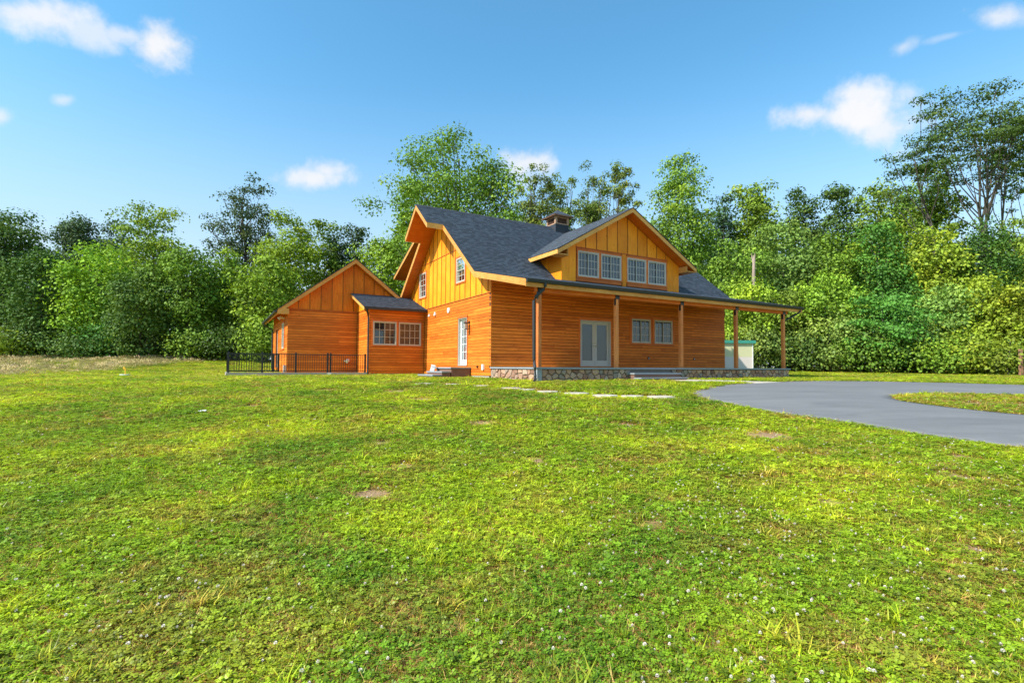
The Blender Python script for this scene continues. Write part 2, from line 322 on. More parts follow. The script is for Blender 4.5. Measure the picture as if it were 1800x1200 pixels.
def m_leaf():
    m, t, p, o = new_mat('tree_leaf'); lk = t.links.new
    oi = N(t, 'ShaderNodeObjectInfo'); at = N(t, 'ShaderNodeAttribute'); at.attribute_name = 'rnd'; cl = N(t, 'ShaderNodeAttribute'); cl.attribute_name = 'clump'
    tone = math_n(t, 'ADD', math_n(t, 'MULTIPLY', at.outputs['Fac'], .7), math_n(t, 'ADD', math_n(t, 'MULTIPLY', cl.outputs['Fac'], .45), .42))
    cb = N(t, 'ShaderNodeCombineColor'); [lk(tone, cb.inputs[i]) for i in range(3)]
    c = mix_rgb(t, 1.0, oi.outputs['Color'], cb.outputs[0], 'MULTIPLY')
    k = N(t, 'ShaderNodeMapRange'); lk(cl.outputs['Fac'], k.inputs[0]); k.inputs[1].default_value = .78; k.inputs[2].default_value = 1; k.inputs[4].default_value = .4
    yl = mix_rgb(t, 1.0, c, (1.9, 1.3, .8), 'MULTIPLY'); c = mix_rgb(t, k.outputs[0], c, yl)
    d = N(t, 'ShaderNodeBsdfDiffuse'); tr = N(t, 'ShaderNodeBsdfTranslucent'); lk(c, d.inputs[0]); lk(mix_rgb(t, 1.0, c, (1.2, 1.15, .6), 'MULTIPLY'), tr.inputs[0])
    gl = N(t, 'ShaderNodeBsdfGlossy'); gl.inputs['Roughness'].default_value = .6; gl.inputs[0].default_value = (.75, .8, .75, 1)
    mx = N(t, 'ShaderNodeMixShader'); mx.inputs[0].default_value = .22; lk(d.outputs[0], mx.inputs[1]); lk(tr.outputs[0], mx.inputs[2])
    m2 = N(t, 'ShaderNodeMixShader'); m2.inputs[0].default_value = .022; lk(mx.outputs[0], m2.inputs[1]); lk(gl.outputs[0], m2.inputs[2]); lk(m2.outputs[0], o.inputs[0]); t.nodes.remove(p)
    return m
M['leaf'] = m_leaf()
M['bark'] = plain('grey_bark', (.085, .07, .055), .9, var=.35, scale=5)
M['snag'] = plain('bleached_dead_wood', (.34, .25, .20), .9, var=.25, scale=4)

# ------------------------------------------------------------------ ground and driveway
def arr_mesh(name, V, F, mats, attrs=None):
    me = bpy.data.meshes.new(name); V = np.asarray(V, np.float32); F = np.asarray(F, np.int32); k = F.shape[1]
    me.vertices.add(len(V)); me.vertices.foreach_set('co', V.ravel()); me.loops.add(F.size); me.loops.foreach_set('vertex_index', F.ravel())
    me.polygons.add(len(F)); me.polygons.foreach_set('loop_start', np.arange(0, F.size, k, dtype=np.int32)); me.polygons.foreach_set('loop_total', np.full(len(F), k, np.int32))
    for a, (dom, val) in (attrs or {}).items():
        at = me.attributes.new(a, 'FLOAT', dom); at.data.foreach_set('value', np.asarray(val, np.float32))
    me.update(calc_edges=True)
    for m in (mats if isinstance(mats, (list, tuple)) else [mats]): me.materials.append(m)
    return me
# bare spots in the turf: x, y, radius
BARE = [(-.55, 9.3, .35), (-1.4, 5.2, .30), (-1.3, 6.3, .22), (3.1, 5.0, .22), (4.1, 8.3, .5), (5.1, 5.9, .25), (3.5, 3.9, .18), (-1.95, 3.1, .13), (-2.2, 12.5, .4), (-3.2, 14.2, .6), (-5.2, 14.5, .5), (-5.6, 11.2, .35),
        (.3, 6.6, .25), (1.2, 4.4, .16), (6.6, 19.5, .9), (7.6, 19.2, .6), (-7.5, 9.5, .3), (6.0, 6.9, .25), (-.3, 2.9, .1), (1.05, 2.7, .1), (-4.0, 18.4, .9), (-2.4, 17.4, .6), (2.0, 9.2, .3), (10.9, 12.2, .5), (12.0, 11.9, .6), (19, 22.5, .8), (-1.9, 7.6, .25)]
xs = np.concatenate([np.linspace(-420, -45, 16), np.arange(-44, -14, 1.0), np.arange(-14, 20, .25), np.arange(20, 60, 1.0), np.linspace(61, 420, 16)])
ys = np.concatenate([np.linspace(-60, -3, 8), np.arange(-2.5, 26, .25), np.arange(26.5, 70, .75), np.linspace(72, 400, 14)])
GX, GY = np.meshgrid(xs, ys); GZ = H(GX, GY)
rg = np.random.default_rng(3)
bump_amp = (np.abs(GX) < 25) & (GY < 30) & (GY > 0)
bare = np.zeros_like(GX)
for x, y, r in BARE: bare = np.maximum(bare, np.clip(1.35 - np.hypot(GX - x, (GY - y)) / r, 0, 1))
V = np.stack([GX, GY, GZ], -1).reshape(-1, 3); nx = len(xs); ny = len(ys)
ii = (np.arange(ny - 1)[:, None] * nx + np.arange(nx - 1)[None]).ravel(); F = np.stack([ii, ii + 1, ii + nx + 1, ii + nx], -1)
tag(link('lawn', arr_mesh('lawn', V, F, M['ground'], {'bare': ('POINT', bare.ravel())})), 'patchy green lawn with brown bare spots', kind='structure')

def catmull(P, n=8):
    P = [np.array(p, float) for p in P]; P = [2 * P[0] - P[1]] + P + [2 * P[-1] - P[-2]]; R = []
    for i in range(1, len(P) - 2):
        for k in range(n):
            t = k / n; a, b, c, d = P[i - 1:i + 3]
            R.append(.5 * ((2 * b) + (-a + c) * t + (2 * a - 5 * b + 4 * c - d) * t * t + (-a + 3 * b - 3 * c + d) * t ** 3))
    R.append(P[-2]); return np.array(R)
OUT = catmull([(16, 2.6), (11.5, 4.4), (8.8, 6.2), (7.36, 7.42), (6.58, 8.32), (5.88, 9.68), (5.39, 10.45), (4.94, 11.75), (4.80, 13.0), (5.16, 14.57), (7.0, 16.9), (8.72, 18.3), (11.0, 19.85), (13.2, 20.4), (15.2, 19.7), (17.2, 18.2), (20, 15.6), (24, 12)])
INN = catmull([(16, 7.2), (13.6, 8.2), (11.8, 9.2), (10.35, 10.41), (9.95, 10.95), (9.66, 11.6), (9.50, 12.3), (9.55, 12.8), (9.87, 13.35), (10.4, 13.8), (11.1, 14.15), (12.1, 14.32), (13.0, 14.15), (13.9, 13.8), (15, 13.1), (16.4, 12.2), (18.5, 10.6), (22, 8)])
def resample(P, n):
    d = np.r_[0, np.cumsum(np.hypot(*np.diff(P, axis=0).T))]; s = np.linspace(0, d[-1], n); return np.stack([np.interp(s, d, P[:, 0]), np.interp(s, d, P[:, 1])], -1)
NS = 150; jit = np.random.default_rng(5)
def rough(P, amp):
    T = np.gradient(P, axis=0); T /= np.linalg.norm(T, axis=1)[:, None]; Nn = np.stack([-T[:, 1], T[:, 0]], -1)
    w = np.convolve(jit.normal(size=len(P) + 4), [.2] * 5, 'valid') * amp; return P + Nn * w[:, None]
O_, I_ = OUT, INN      # both have the same number of control points, so they pair up
if len(O_) != len(I_): O_, I_ = resample(OUT, NS), resample(INN, NS)
up = np.linspace(0, len(O_) - 1, NS * 2); idx = np.arange(len(O_))
O_ = np.stack([np.interp(up, idx, O_[:, k]) for k in (0, 1)], -1); I_ = np.stack([np.interp(up, idx, I_[:, k]) for k in (0, 1)], -1)
O_ = rough(O_, .11); I_ = rough(I_, .03); K = 14; rows = []
for k in range(K + 3):
    t = np.clip((k - 1) / K, 0, 1); P = O_ * (1 - t) + I_ * t; z = H(P[:, 0], P[:, 1]) + (.028 + .05 * math.sin(math.pi * t) if 0 < k < K + 2 else -.05)
    rows.append(np.column_stack([P, z]))
V = np.stack(rows).reshape(-1, 3); n = len(O_); ii = (np.arange(K + 2)[:, None] * n + np.arange(n - 1)[None]).ravel()
me = arr_mesh('driveway', V, np.stack([ii, ii + 1, ii + n + 1, ii + n], -1), M['asphalt']); me.polygons.foreach_set('use_smooth', [True] * len(me.polygons))
tag(link('driveway', me), 'dark grey asphalt driveway looping round a grass island', kind='structure')
DRIVE = np.vstack([O_, I_[::-1]])
def inside(P, poly):
    x, y = P[:, 0], P[:, 1]; r = np.zeros(len(P), bool); j = len(poly) - 1
    for i in range(len(poly)):
        xi, yi = poly[i]; xj, yj = poly[j]
        if yi != yj: r ^= ((yi > y) != (yj > y)) & (x < (xj - xi) * (y - yi) / (yj - yi) + xi)
        j = i
    return r
# pale concrete walk from the porch steps to the driveway
WK = catmull([(5.5, 20.6), (6.6, 20.0), (7.5, 18.95), (8.5, 17.9)], 6); WK2 = catmull([(7.4, 21.6), (8.2, 20.9), (9.0, 20.0), (9.9, 18.9)], 6)
b = MB()
for i in range(len(WK) - 1):
    q = [WK[i], WK[i + 1], WK2[i + 1], WK2[i]]; zt = [float(H(*c)) + .035 for c in q]
    b.hull([(c[0], c[1], z - .12) for c, z in zip(q, zt)], [(c[0], c[1], z) for c, z in zip(q, zt)])
tag(b.build('walkway', M['flag']), 'pale concrete walk from porch steps to driveway', kind='structure')
WALK = np.vstack([WK, WK2[::-1]])

# ------------------------------------------------------------------ the house (house axes: a along the porch front, b towards the back, z up; porch floor at z = 0)
house = empty('house', (-.889, 21.548, 0), math.radians(29.811))
tag(house, 'orange cedar sided farmhouse with grey shingle roof and long front porch', 'house')
class Fr:
    """a wall plane: s along, t up, n outwards"""
    def __init__(s, o, S, Nn): s.o, s.S, s.N = o, S, Nn
    def __call__(s, q, t, n): return (s.o[0] + q * s.S[0] + n * s.N[0], s.o[1] + q * s.S[1] + n * s.N[1], t)
    def box(s, mb, s0, s1, t0, t1, n0, n1, mi=0):
        f = s; mb.hull([f(s0, t0, n0), f(s1, t0, n0), f(s1, t0, n1), f(s0, t0, n1)], [f(s0, t1, n0), f(s1, t1, n0), f(s1, t1, n1), f(s0, t1, n1)], mi)
    def slab(s, mb, pts, n0, n1, mi=0):
        mb.hull([s(q, t, n0) for q, t in pts], [s(q, t, n1) for q, t in pts], mi)
F_SIDE = Fr((0, 0), (0, 1), (-1, 0)); F_FRONT = Fr((0, 0), (1, 0), (0, -1)); F_CON = Fr((0, 8.03), (1, 0), (0, -1)); F_CONS = Fr((-3.04, 0), (0, 1), (-1, 0))
F_WING = Fr((0, 10.76), (1, 0), (0, -1)); F_WSIDE = Fr((-6.72, 0), (0, 1), (-1, 0)); F_CHEEK = Fr((3.61, 0), (0, 1), (-1, 0)); F_CHEEKR = Fr((11.21, 0), (0, 1), (1, 0))
F_RIGHT = Fr((14.86, 0), (0, 1), (1, 0))

def rects(s0, s1, z0, z1, ops):
    """the rectangle minus the openings"""
    xs = sorted({s0, s1} | {v for o in ops for v in o[:2] if s0 < v < s1}); R = []
    for a, b in zip(xs, xs[1:]):
        m = (a + b) / 2; cuts = sorted((o[2], o[3]) for o in ops if o[0] < m < o[1]); z = z0
        for c, d in cuts:
            if c >= z1 or d <= z0: continue
            if c > z: R.append((a, b, z, c))
            z = max(z, d)
        if z < z1: R.append((a, b, z, z1))
    M_ = []
    for r in R:
        if M_ and abs(M_[-1][1] - r[0]) < 1e-6 and M_[-1][2:] == r[2:]: M_[-1] = (M_[-1][0], r[1], r[2], r[3])
        else: M_.append(r)
    return M_
def prof_pieces(s0, s1, z0, prof, ops):
    """vertical pieces under a roof profile [(s, z), ...]"""
    zf = lambda s: float(np.interp(s, [p[0] for p in prof], [p[1] for p in prof]))
    xs = sorted({s0, s1} | {v for o in ops for v in o[:2] if s0 < v < s1} | {p[0] for p in prof if s0 < p[0] < s1}); R = []
    for a, b in zip(xs, xs[1:]):
        m = (a + b) / 2; za, zb = zf(a), zf(b); z = z0
        for c, d in sorted((o[2], o[3]) for o in ops if o[0] < m < o[1]):
            if c > z: R.append([(a, z), (b, z), (b, min(c, zb)), (a, min(c, za))])
            z = max(z, d)
        if min(za, zb) > z + .01: R.append([(a, z), (b, z), (b, zb), (a, za)])
        elif max(za, zb) > z + .03:
            t = (z - za) / (zb - za); x = a + t * (b - a)
            R.append([(x, z), (b, z), (b, zb)] if zb > za else [(a, z), (x, z), (a, za)])
    return R
def joined(P):
    """group polygons that touch"""
    G = []
    for q in P:
        zs = [t for _, t in q]; ss = [x for x, _ in q]; hit = None
        for g in G:
            for h in g:
                hz = [t for _, t in h]; hs = [x for x, _ in h]
                if min(ss) <= max(hs) + 1e-6 and max(ss) >= min(hs) - 1e-6 and min(zs) < max(hz) - .01 and max(zs) > min(hz) + .01: hit = g
        if hit is None: G.append([q])
        else: hit.append(q)
    return G
BW = .1405
def hboards(fr, parent, s0, s1, z0, z1, ops, mat, longest=4.6):
    z = z0
    while z < z1 - .03:
        zt = min(z + BW, z1)
        cuts = [s0]; x = s0 + RND.uniform(.35, 1) * longest
        while x < s1 - .8: cuts.append(x); x += RND.uniform(.7, 1) * longest
        cuts.append(s1)
        for a, b in zip(cuts, cuts[1:]):
            R = [r for r in rects(a, b, z, zt - .0135, ops) if r[3] - r[2] > .012 and r[1] - r[0] > .012]
            if not R: continue
            pr = RND.uniform(-.001, .001)
            for a0, b0, c0, d0 in R:
                mb = MB(); h = min(.014, (d0 - c0) * .4); e = .0015
                q = [fr(a0 + e, c0, -.018), fr(b0 - e, c0, -.018), fr(b0 - e, c0, .001 + pr), fr(a0 + e, c0, .001 + pr)]
                q1 = [fr(a0 + e, d0 - h, -.018), fr(b0 - e, d0 - h, -.018), fr(b0 - e, d0 - h, 0 + pr), fr(a0 + e, d0 - h, 0 + pr)]
                q2 = [fr(a0 + e, d0, -.018), fr(b0 - e, d0, -.018), fr(b0 - e, d0, -.008), fr(a0 + e, d0, -.008)]
                mb.hull(q, q1); mb.hull(q1, q2)
                mb.build('siding_board', mat, parent)
        z += BW
def vboards(fr, parent, s0, s1, z0, prof, ops, mat, width=.6, first=None, batten=True):
    xs = [s0]; x = first if first is not None else s0 + width
    while x < s1 - .08: xs.append(x); x += width
    xs.append(s1)
    for a, b in zip(xs, xs[1:]):
        P = prof_pieces(a + .004, b - .004, z0, prof, ops)
        if not P: continue
        pr = RND.uniform(0, .003)
        for grp in joined(P):
            mb = MB()
            for q in grp: fr.slab(mb, q, -.02, pr)
            mb.build('siding_panel', mat, parent)
    if batten:
        for a in xs[1:-1]:
            P = prof_pieces(a - .019, a + .019, z0, prof, ops); 
            if not P: continue
            for grp in joined(P):
                mb = MB()
                for q in grp: fr.slab(mb, q, .004, .022)
                mb.build('batten', M['batten'], parent)
M['batten'] = wood('shadow_toned_batten', (.22, .07, .012), (.32, .11, .015), (.42, .16, .02), 2, knots=False)  # batten colour darkened to stand in for the thin shadow each one casts
def sheath(fr, name, s0, s1, z0, prof, ops, n0=-.16, n1=-.022, label=None):
    mb = MB()
    for q in prof_pieces(s0, s1, z0, prof, ops): fr.slab(mb, q, n0, n1)
    o = mb.build(name, M['dark'], house)
    if label: o['label'] = label
    return o

# openings (s0, s1, z0, z1)
W_GABLE = [(7.80, 8.84, 3.88, 5.25), (2.62, 3.62, 4.02, 5.20)]; D_SIDE = [(2.36, 3.36, .06, 2.30)]
W_PORCH = [(7.87, 9.13, 1.24, 2.45), (9.41, 10.69, 1.24, 2.45)]; D_FRONT = [(4.68, 6.52, .06, 2.22)]
W_DORM = [(4.54, 5.78, 4.26, 5.46), (5.92, 7.18, 4.26, 5.46), (7.58, 8.84, 4.26, 5.46), (8.98, 10.24, 4.26, 5.46)]
W_CON = [(-2.85, -1.58, 1.14, 2.41), (-1.46, -.20, 1.14, 2.41)]; W_WING = [(12.2, 13.3, 1.0, 2.45)]; D_WING = [(15.6, 17.0, -.1, 2.3)]

RZ, RB, KB, KZ_, SL = 8.18, 5.6, .45, 4.06, .80       # ridge height and place, knee, slope
zroof = lambda b: RZ - SL * abs(b - RB) if b > KB else KZ_ - .223 * (KB - b)
TH = .24
# sheathing and cladding of each wall
side = sheath(F_SIDE, 'side_wall', 0.02, 10.74, -.36, [(0, 3.2), (10.76, 3.2)], D_SIDE)
hboards(F_SIDE, side, 0, 8.03, -.36, 3.155, D_SIDE, M['sid_b'])
hboards(F_SIDE, side, 8.05, 10.76, 2.5, 3.155, [], M['sid_b'])
gpro = [(0, zroof(0) - TH), (KB, zroof(KB + .001) - TH), (RB, RZ - TH), (10.76, zroof(10.76) - TH)]
gable = sheath(F_SIDE, 'gable_wall', 0.02, 10.74, 3.2, gpro, W_GABLE)
mb = MB(); F_SIDE.box(mb, 0, 10.76, 3.157, 3.185, -.02, .03); mb.build('drip_flashing', M['trim_b'], gable)
vboards(F_SIDE, gable, 0, 10.76, 3.19, [(s, min(z, 5.66 if 3.6 < s < 8.6 else z)) for s, z in [(0, gpro[0][1]), (KB, gpro[1][1]), (2.35, zroof(2.35) - TH), (2.5, 5.66), (8.75, 5.66), (10.76, gpro[3][1])]], W_GABLE, M['gold'], .588, first=.28)
vboards(F_SIDE, gable, 2.5, 8.72, 5.69, [(2.5, zroof(2.5) - TH), (RB, RZ - TH), (8.72, zroof(8.72) - TH)], [], M['gold'], .588, first=2.63)
mb = MB(); F_SIDE.box(mb, 2.6, 8.6, 5.662, 5.688, -.02, .028); mb.build('drip_flashing', M['trim_b'], gable)
front = sheath(F_FRONT, 'front_wall', 0.0, 14.84, -.02, [(0, 3.76), (14.86, 3.76)], W_PORCH + D_FRONT)
hboards(F_FRONT, front, 0.003, 14.86, .015, 3.74, W_PORCH + D_FRONT, M['sid_a'])
conw = sheath(F_CON, 'connector_wall', -3.02, -.02, -.36, [(-3.04, 3.05), (0, 3.05)], W_CON)
hboards(F_CON, conw, -3.04, -.02, -.36, 3.05, W_CON, M['sid_a'])
cons = sheath(F_CONS, 'connector_side_wall', 8.05, 10.74, -.36, [(8.03, 3.1), (10.76, 3.95)], [])
hboards(F_CONS, cons, 8.03, 10.74, -.36, 3.08, [], M['sid_b'])
vboards(F_CONS, cons, 8.05, 10.74, 3.1, [(8.05, 3.1), (10.76, 4.02)], [], M['gold'], .6, batten=False)
wz = lambda a: 6.07 - .775 * abs(a + 3.27)
wing = sheath(F_WING, 'wing_wall', -6.70, 0, -.36, [(-6.72, 3.1), (0, 3.1)], [])
hboards(F_WING, wing, -6.72, -3.06, -.36, 3.07, [], M['sid_a'])
wg = sheath(F_WING, 'wing_gable_wall', -6.70, .18, 3.1, [(-6.72, wz(-6.72) - .22), (-3.27, 5.85), (.18, wz(.18) - .22)], [])
vboards(F_WING, wg, -6.72, .18, 3.12, [(-6.72, wz(-6.72) - .22), (-3.27, 5.85), (.18, wz(.18) - .22)], [], M['gold_a'] if 'gold_a' in M else M['gold'], .585, first=-6.2)
mb = MB(); F_WING.box(mb, -6.74, -3.06, 3.075, 3.105, -.02, .03); mb.build('drip_flashing', M['trim_a'], wg)
ws = sheath(F_WSIDE, 'wing_side_wall', 10.78, 18.9, -.36, [(10.76, 3.2), (19, 3.2)], W_WING + D_WING)
hboards(F_WSIDE, ws, 10.76, 18.9, -.36, 3.2, W_WING + D_WING, M['sid_b'])
# the walls nobody sees from the lawn are plain sheathed boards
mb = MB(); mb.box(14.70, 14.86, .16, 10.74, -.45, 3.7); F_RIGHT.slab(mb, [(.16, 3.7), (10.7, 3.7), (10.7, zroof(10.7) - TH), (RB, RZ - TH), (KB, KZ_ - TH)], -.16, 0); mb.build('end_wall', M['sid_b'], house)
mb = MB(); mb.box(0.16, 14.7, 10.6, 10.76, -.45, 3.8); mb.build('rear_wall', M['sid_a'], house)
mb = MB(); mb.box(-6.56, .2, 18.74, 18.9, -.45, 3.3); F_WING2 = Fr((0, 18.9), (1, 0), (0, 1)); F_WING2.slab(mb, [(-6.7, 3.3), (.2, 3.3), (-3.27, 5.85)], -.16, 0); mb.box(.04, .2, 10.9, 18.74, -.45, 3.3); mb.build('wing_rear_wall', M['sid_a'], house)
mb = MB()   # dim rooms behind the windows
mb.box(.25, 14.6, .35, 10.5, -.02, .0); mb.box(.3, 14.6, 2.6, 2.7, 0, 3.4); mb.box(2.4, 2.5, .35, 7.7, 0, 3.4); mb.box(2.4, 2.5, 2.6, 8.4, 3.6, 5.4); mb.box(4.4, 10.4, 1.2, 1.3, 3.6, 5.6); mb.box(.3, 14.6, .3, 10.5, 3.5, 3.55); mb.box(-2.9, -.1, 9.4, 9.5, -.3, 3); mb.box(-5.5, -5.4, 11, 18.6, -.4, 3); mb.build('room_partition', M['room'], house)
# foundation strip under the siding
mb = MB(); mb.box(.03, .2, .2, 10.7, -.75, -.362); mb.box(-3.0, -.0, 8.07, 8.3, -.75, -.362); mb.box(-6.68, -3.0, 10.8, 11.0, -.75, -.362); mb.box(-6.68, -6.4, 11.0, 18.8, -.75, -.362); mb.build('foundation', M['concrete'], house)

def window(fr, s0, s1, z0, z1, casing=.10, kind='slider', cols=2, rows=3, tm=('trim_a', 'trim_z'), n=0.0, sill=True, label=None):
    """casing mesh is the part; frame, panes, grilles and blind are its sub-parts"""
    mb = MB(); c = casing; o = n + .028
    fr.box(mb, s0 - c, s1 + c, z1, z1 + c, n - .02, o + .004); fr.box(mb, s0 - c, s1 + c, z0 - c * .8, z0, n - .02, o + .012)
    fr.box(mb, s0 - c, s0, z0, z1, n - .02, o, 1); fr.box(mb, s1, s1 + c, z0, z1, n - .02, o, 1)
    w = mb.build('window', [M[tm[0]], M[tm[1]]], house)
    if label: w['label'] = label
    g = .05; mb = MB()
    a, b, zl, zh = s0 + .004, s1 - .004, z0 + .004, z1 - .004
    fr.box(mb, a, b, zh - g, zh, n - .06, n + .036); fr.box(mb, a, b, zl, zl + g, n - .06, n + .036)
    fr.box(mb, a, a + g, zl + g, zh - g, n - .06, n + .036); fr.box(mb, b - g, b, zl + g, zh - g, n - .06, n + .036)
    mb.build('window_frame', M['vinyl'], w)
    m = (a + b) / 2; zm = (zl + zh) / 2
    if kind == 'slider': sashes = [(a + g, m + .02, zl + g, zh - g, -.045), (m - .02, b - g, zl + g, zh - g, -.015)]
    else: sashes = [(a + g, b - g, zl + g, zm + .02, -.045), (a + g, b - g, zm - .02, zh - g, -.015)] if kind == 'hung' else [(a + g, b - g, zl + g, zh - g, -.02)]
    for q0, q1, r0, r1, d in sashes:
        mb = MB(); e = .032; d += n
        fr.box(mb, q0, q1, r1 - e, r1, d, d + .022); fr.box(mb, q0, q1, r0, r0 + e, d, d + .022); fr.box(mb, q0, q0 + e, r0 + e, r1 - e, d, d + .022); fr.box(mb, q1 - e, q1, r0 + e, r1 - e, d, d + .022)
        k = .011
        for i in range(1, cols):
            x = q0 + (q1 - q0) * i / cols; fr.box(mb, x - k, x + k, r0 + e, r1 - e, d + .002, d + .012)
        for i in range(1, rows if kind != 'hung' else 2):
            z = r0 + (r1 - r0) * i / (rows if kind != 'hung' else 2)
            ed = [q0 + e] + [q0 + (q1 - q0) * i2 / cols for i2 in range(1, cols)] + [q1 - e]
            for x0, x1 in zip(ed, ed[1:]): fr.box(mb, x0 + k, x1 - k, z - k, z + k, d + .003, d + .011)
        mb.build('sash', M['vinyl'], w)
        mb = MB(); mb.poly([fr(q0 + e, r0 + e, d + .001), fr(q1 - e, r0 + e, d + .001), fr(q1 - e, r1 - e, d + .001), fr(q0 + e, r1 - e, d + .001)]); mb.build('pane', M['glass'], w)
    mb = MB(); x = a + g   # upright blind slats
    while x < b - g - .05: e = min(x + .19, b - g); mb.poly([fr(x, zl + g, n - .10), fr(e, zl + g, n - .125), fr(e, zh - g, n - .125), fr(x, zh - g, n - .10)]); x += .20
    mb.build('blind', M['blind'], w)
    return w
for w in W_GABLE: window(F_SIDE, *w, casing=.085, kind='hung', cols=2, tm=('trim_b', 'trim_z'))
for w in W_PORCH: window(F_FRONT, *w, casing=.12)
for w in W_DORM: window(F_FRONT, *w, casing=.07, cols=3)
for w in W_CON: window(F_CON, *w, casing=.06)
for w in W_WING: window(F_WSIDE, *w, casing=.09, kind='single', tm=('trim_b', 'trim_z'))
mb = MB(); F_FRONT.box(mb, 7.73, 10.83, 2.575, 2.61, -.018, .05); mb.build('window_header', M['trim_a'], front)
mb = MB(); F_CON.box(mb, -2.93, -.12, 2.475, 2.50, -.018, .045); mb.build('window_header', M['trim_a'], conw)

def leaf_door(fr, s0, s1, z0, z1, depth, mat, parent, cols=0, rows=0, glassmat='curtain', hinge=None, stile=.13):
    """one glazed door leaf set back by depth"""
    mb = MB(); d = -depth; st = stile; bt = .24
    fr.box(mb, s0, s0 + st, z0, z1, d - .04, d); fr.box(mb, s1 - st, s1, z0, z1, d - .04, d); fr.box(mb, s0 + st, s1 - st, z1 - st, z1, d - .04, d); fr.box(mb, s0 + st, s1 - st, z0, z0 + bt, d - .04, d)
    for i in range(1, cols): x = s0 + st + (s1 - s0 - 2 * st) * i / cols; fr.box(mb, x - .012, x + .012, z0 + bt, z1 - st, d - .02, d - .006)
    for i in range(1, rows):
        z = z0 + bt + (z1 - st - z0 - bt) * i / rows; fr.box(mb, s0 + st, s1 - st, z - .011, z + .011, d - .019, d - .007)
    o = mb.build('door_leaf', mat, parent)
    mb = MB(); p4 = lambda n: [fr(s0 + st, z0 + bt, n), fr(s1 - st, z0 + bt, n), fr(s1 - st, z1 - st, n), fr(s0 + st, z1 - st, n)]
    mb.poly(p4(d - .022)); mb.build('pane', M['glass'], parent); mb = MB(); mb.poly(p4(d - .10)); mb.build('blind', M[glassmat], parent)
    return o
# french door on the porch
mb = MB(); s0, s1, z0, z1 = D_FRONT[0]
F_FRONT.box(mb, s0 - .06, s0, z0, z1, -.02, .026, 1); F_FRONT.box(mb, s1, s1 + .06, z0, z1, -.02, .026, 1); F_FRONT.box(mb, s0 - .07, s1 + .07, z1, z1 + .13, -.02, .04)
dr = mb.build('front_door', [M['trim_a'], M['trim_z']], house); dr['label'] = 'grey glazed double door'
mb = MB(); F_FRONT.box(mb, s0 + .002, s0 + .045, z0 + .03, z1 - .002, -.15, .012); F_FRONT.box(mb, s1 - .045, s1 - .002, z0 + .03, z1 - .002, -.15, .012); F_FRONT.box(mb, s0 + .045, s1 - .045, z1 - .045, z1 - .002, -.15, .012); F_FRONT.box(mb, s0 + .002, s1 - .002, z0, z0 + .03, -.15, .03)
mb.build('door_frame', M['greydoor'], dr); m = (s0 + s1) / 2
leaf_door(F_FRONT, s0 + .048, m - .004, z0 + .034, z1 - .05, .085, M['greydoor'], dr); leaf_door(F_FRONT, m + .004, s1 - .048, z0 + .034, z1 - .05, .085, M['greydoor'], dr)
for sg in (-1, 1):
    mb = MB(); x = m + sg * .055; mb.tube([F_FRONT(x, 1.02, -.085), F_FRONT(x, 1.02, -.03), F_FRONT(x + sg * .01, 1.02, -.02), F_FRONT(x + sg * .11, 1.02, -.02)], .011); mb.tube([F_FRONT(x, 1.02, -.085), F_FRONT(x, 1.02, -.075)], .032, 12)
    mb.tube([F_FRONT(x, 1.16, -.085), F_FRONT(x, 1.16, -.072)], .028, 12); mb.build('door_handle', M['steel'], dr)
# side door
mb = MB(); s0, s1, z0, z1 = D_SIDE[0]
F_SIDE.box(mb, s0 - .06, s0, z0, z1, -.02, .026, 1); F_SIDE.box(mb, s1, s1 + .06, z0, z1, -.02, .026, 1); F_SIDE.box(mb, s0 - .07, s1 + .07, z1, z1 + .10, -.02, .04)
dr = mb.build('side_door', [M['trim_b'], M['trim_z']], house); dr['label'] = 'narrow white glazed side door'
mb = MB(); F_SIDE.box(mb, s0 + .002, s0 + .04, z0 + .03, z1 - .002, -.15, .012); F_SIDE.box(mb, s1 - .04, s1 - .002, z0 + .03, z1 - .002, -.15, .012); F_SIDE.box(mb, s0 + .04, s1 - .04, z1 - .04, z1 - .002, -.15, .012); F_SIDE.box(mb, s0 + .002, s1 - .002, z0, z0 + .03, -.15, .03)
mb.build('door_frame', M['vinyl'], dr)
leaf_door(F_SIDE, s0 + .043, s1 - .043, z0 + .034, z1 - .043, .10, M['white'], dr, 3, 5, 'blind', stile=.09)
# wing side door
mb = MB(); s0, s1, z0, z1 = D_WING[0]
F_WSIDE.box(mb, s0 - .06, s0, z0, z1, -.02, .026, 1); F_WSIDE.box(mb, s1, s1 + .06, z0, z1, -.02, .026, 1); F_WSIDE.box(mb, s0 - .07, s1 + .07, z1, z1 + .10, -.02, .04)
dr = mb.build('wing_door', [M['trim_b'], M['trim_z']], house); leaf_door(F_WSIDE, s0 + .01, s1 - .01, z0, z1 - .01, .08, M['greydoor'], dr)

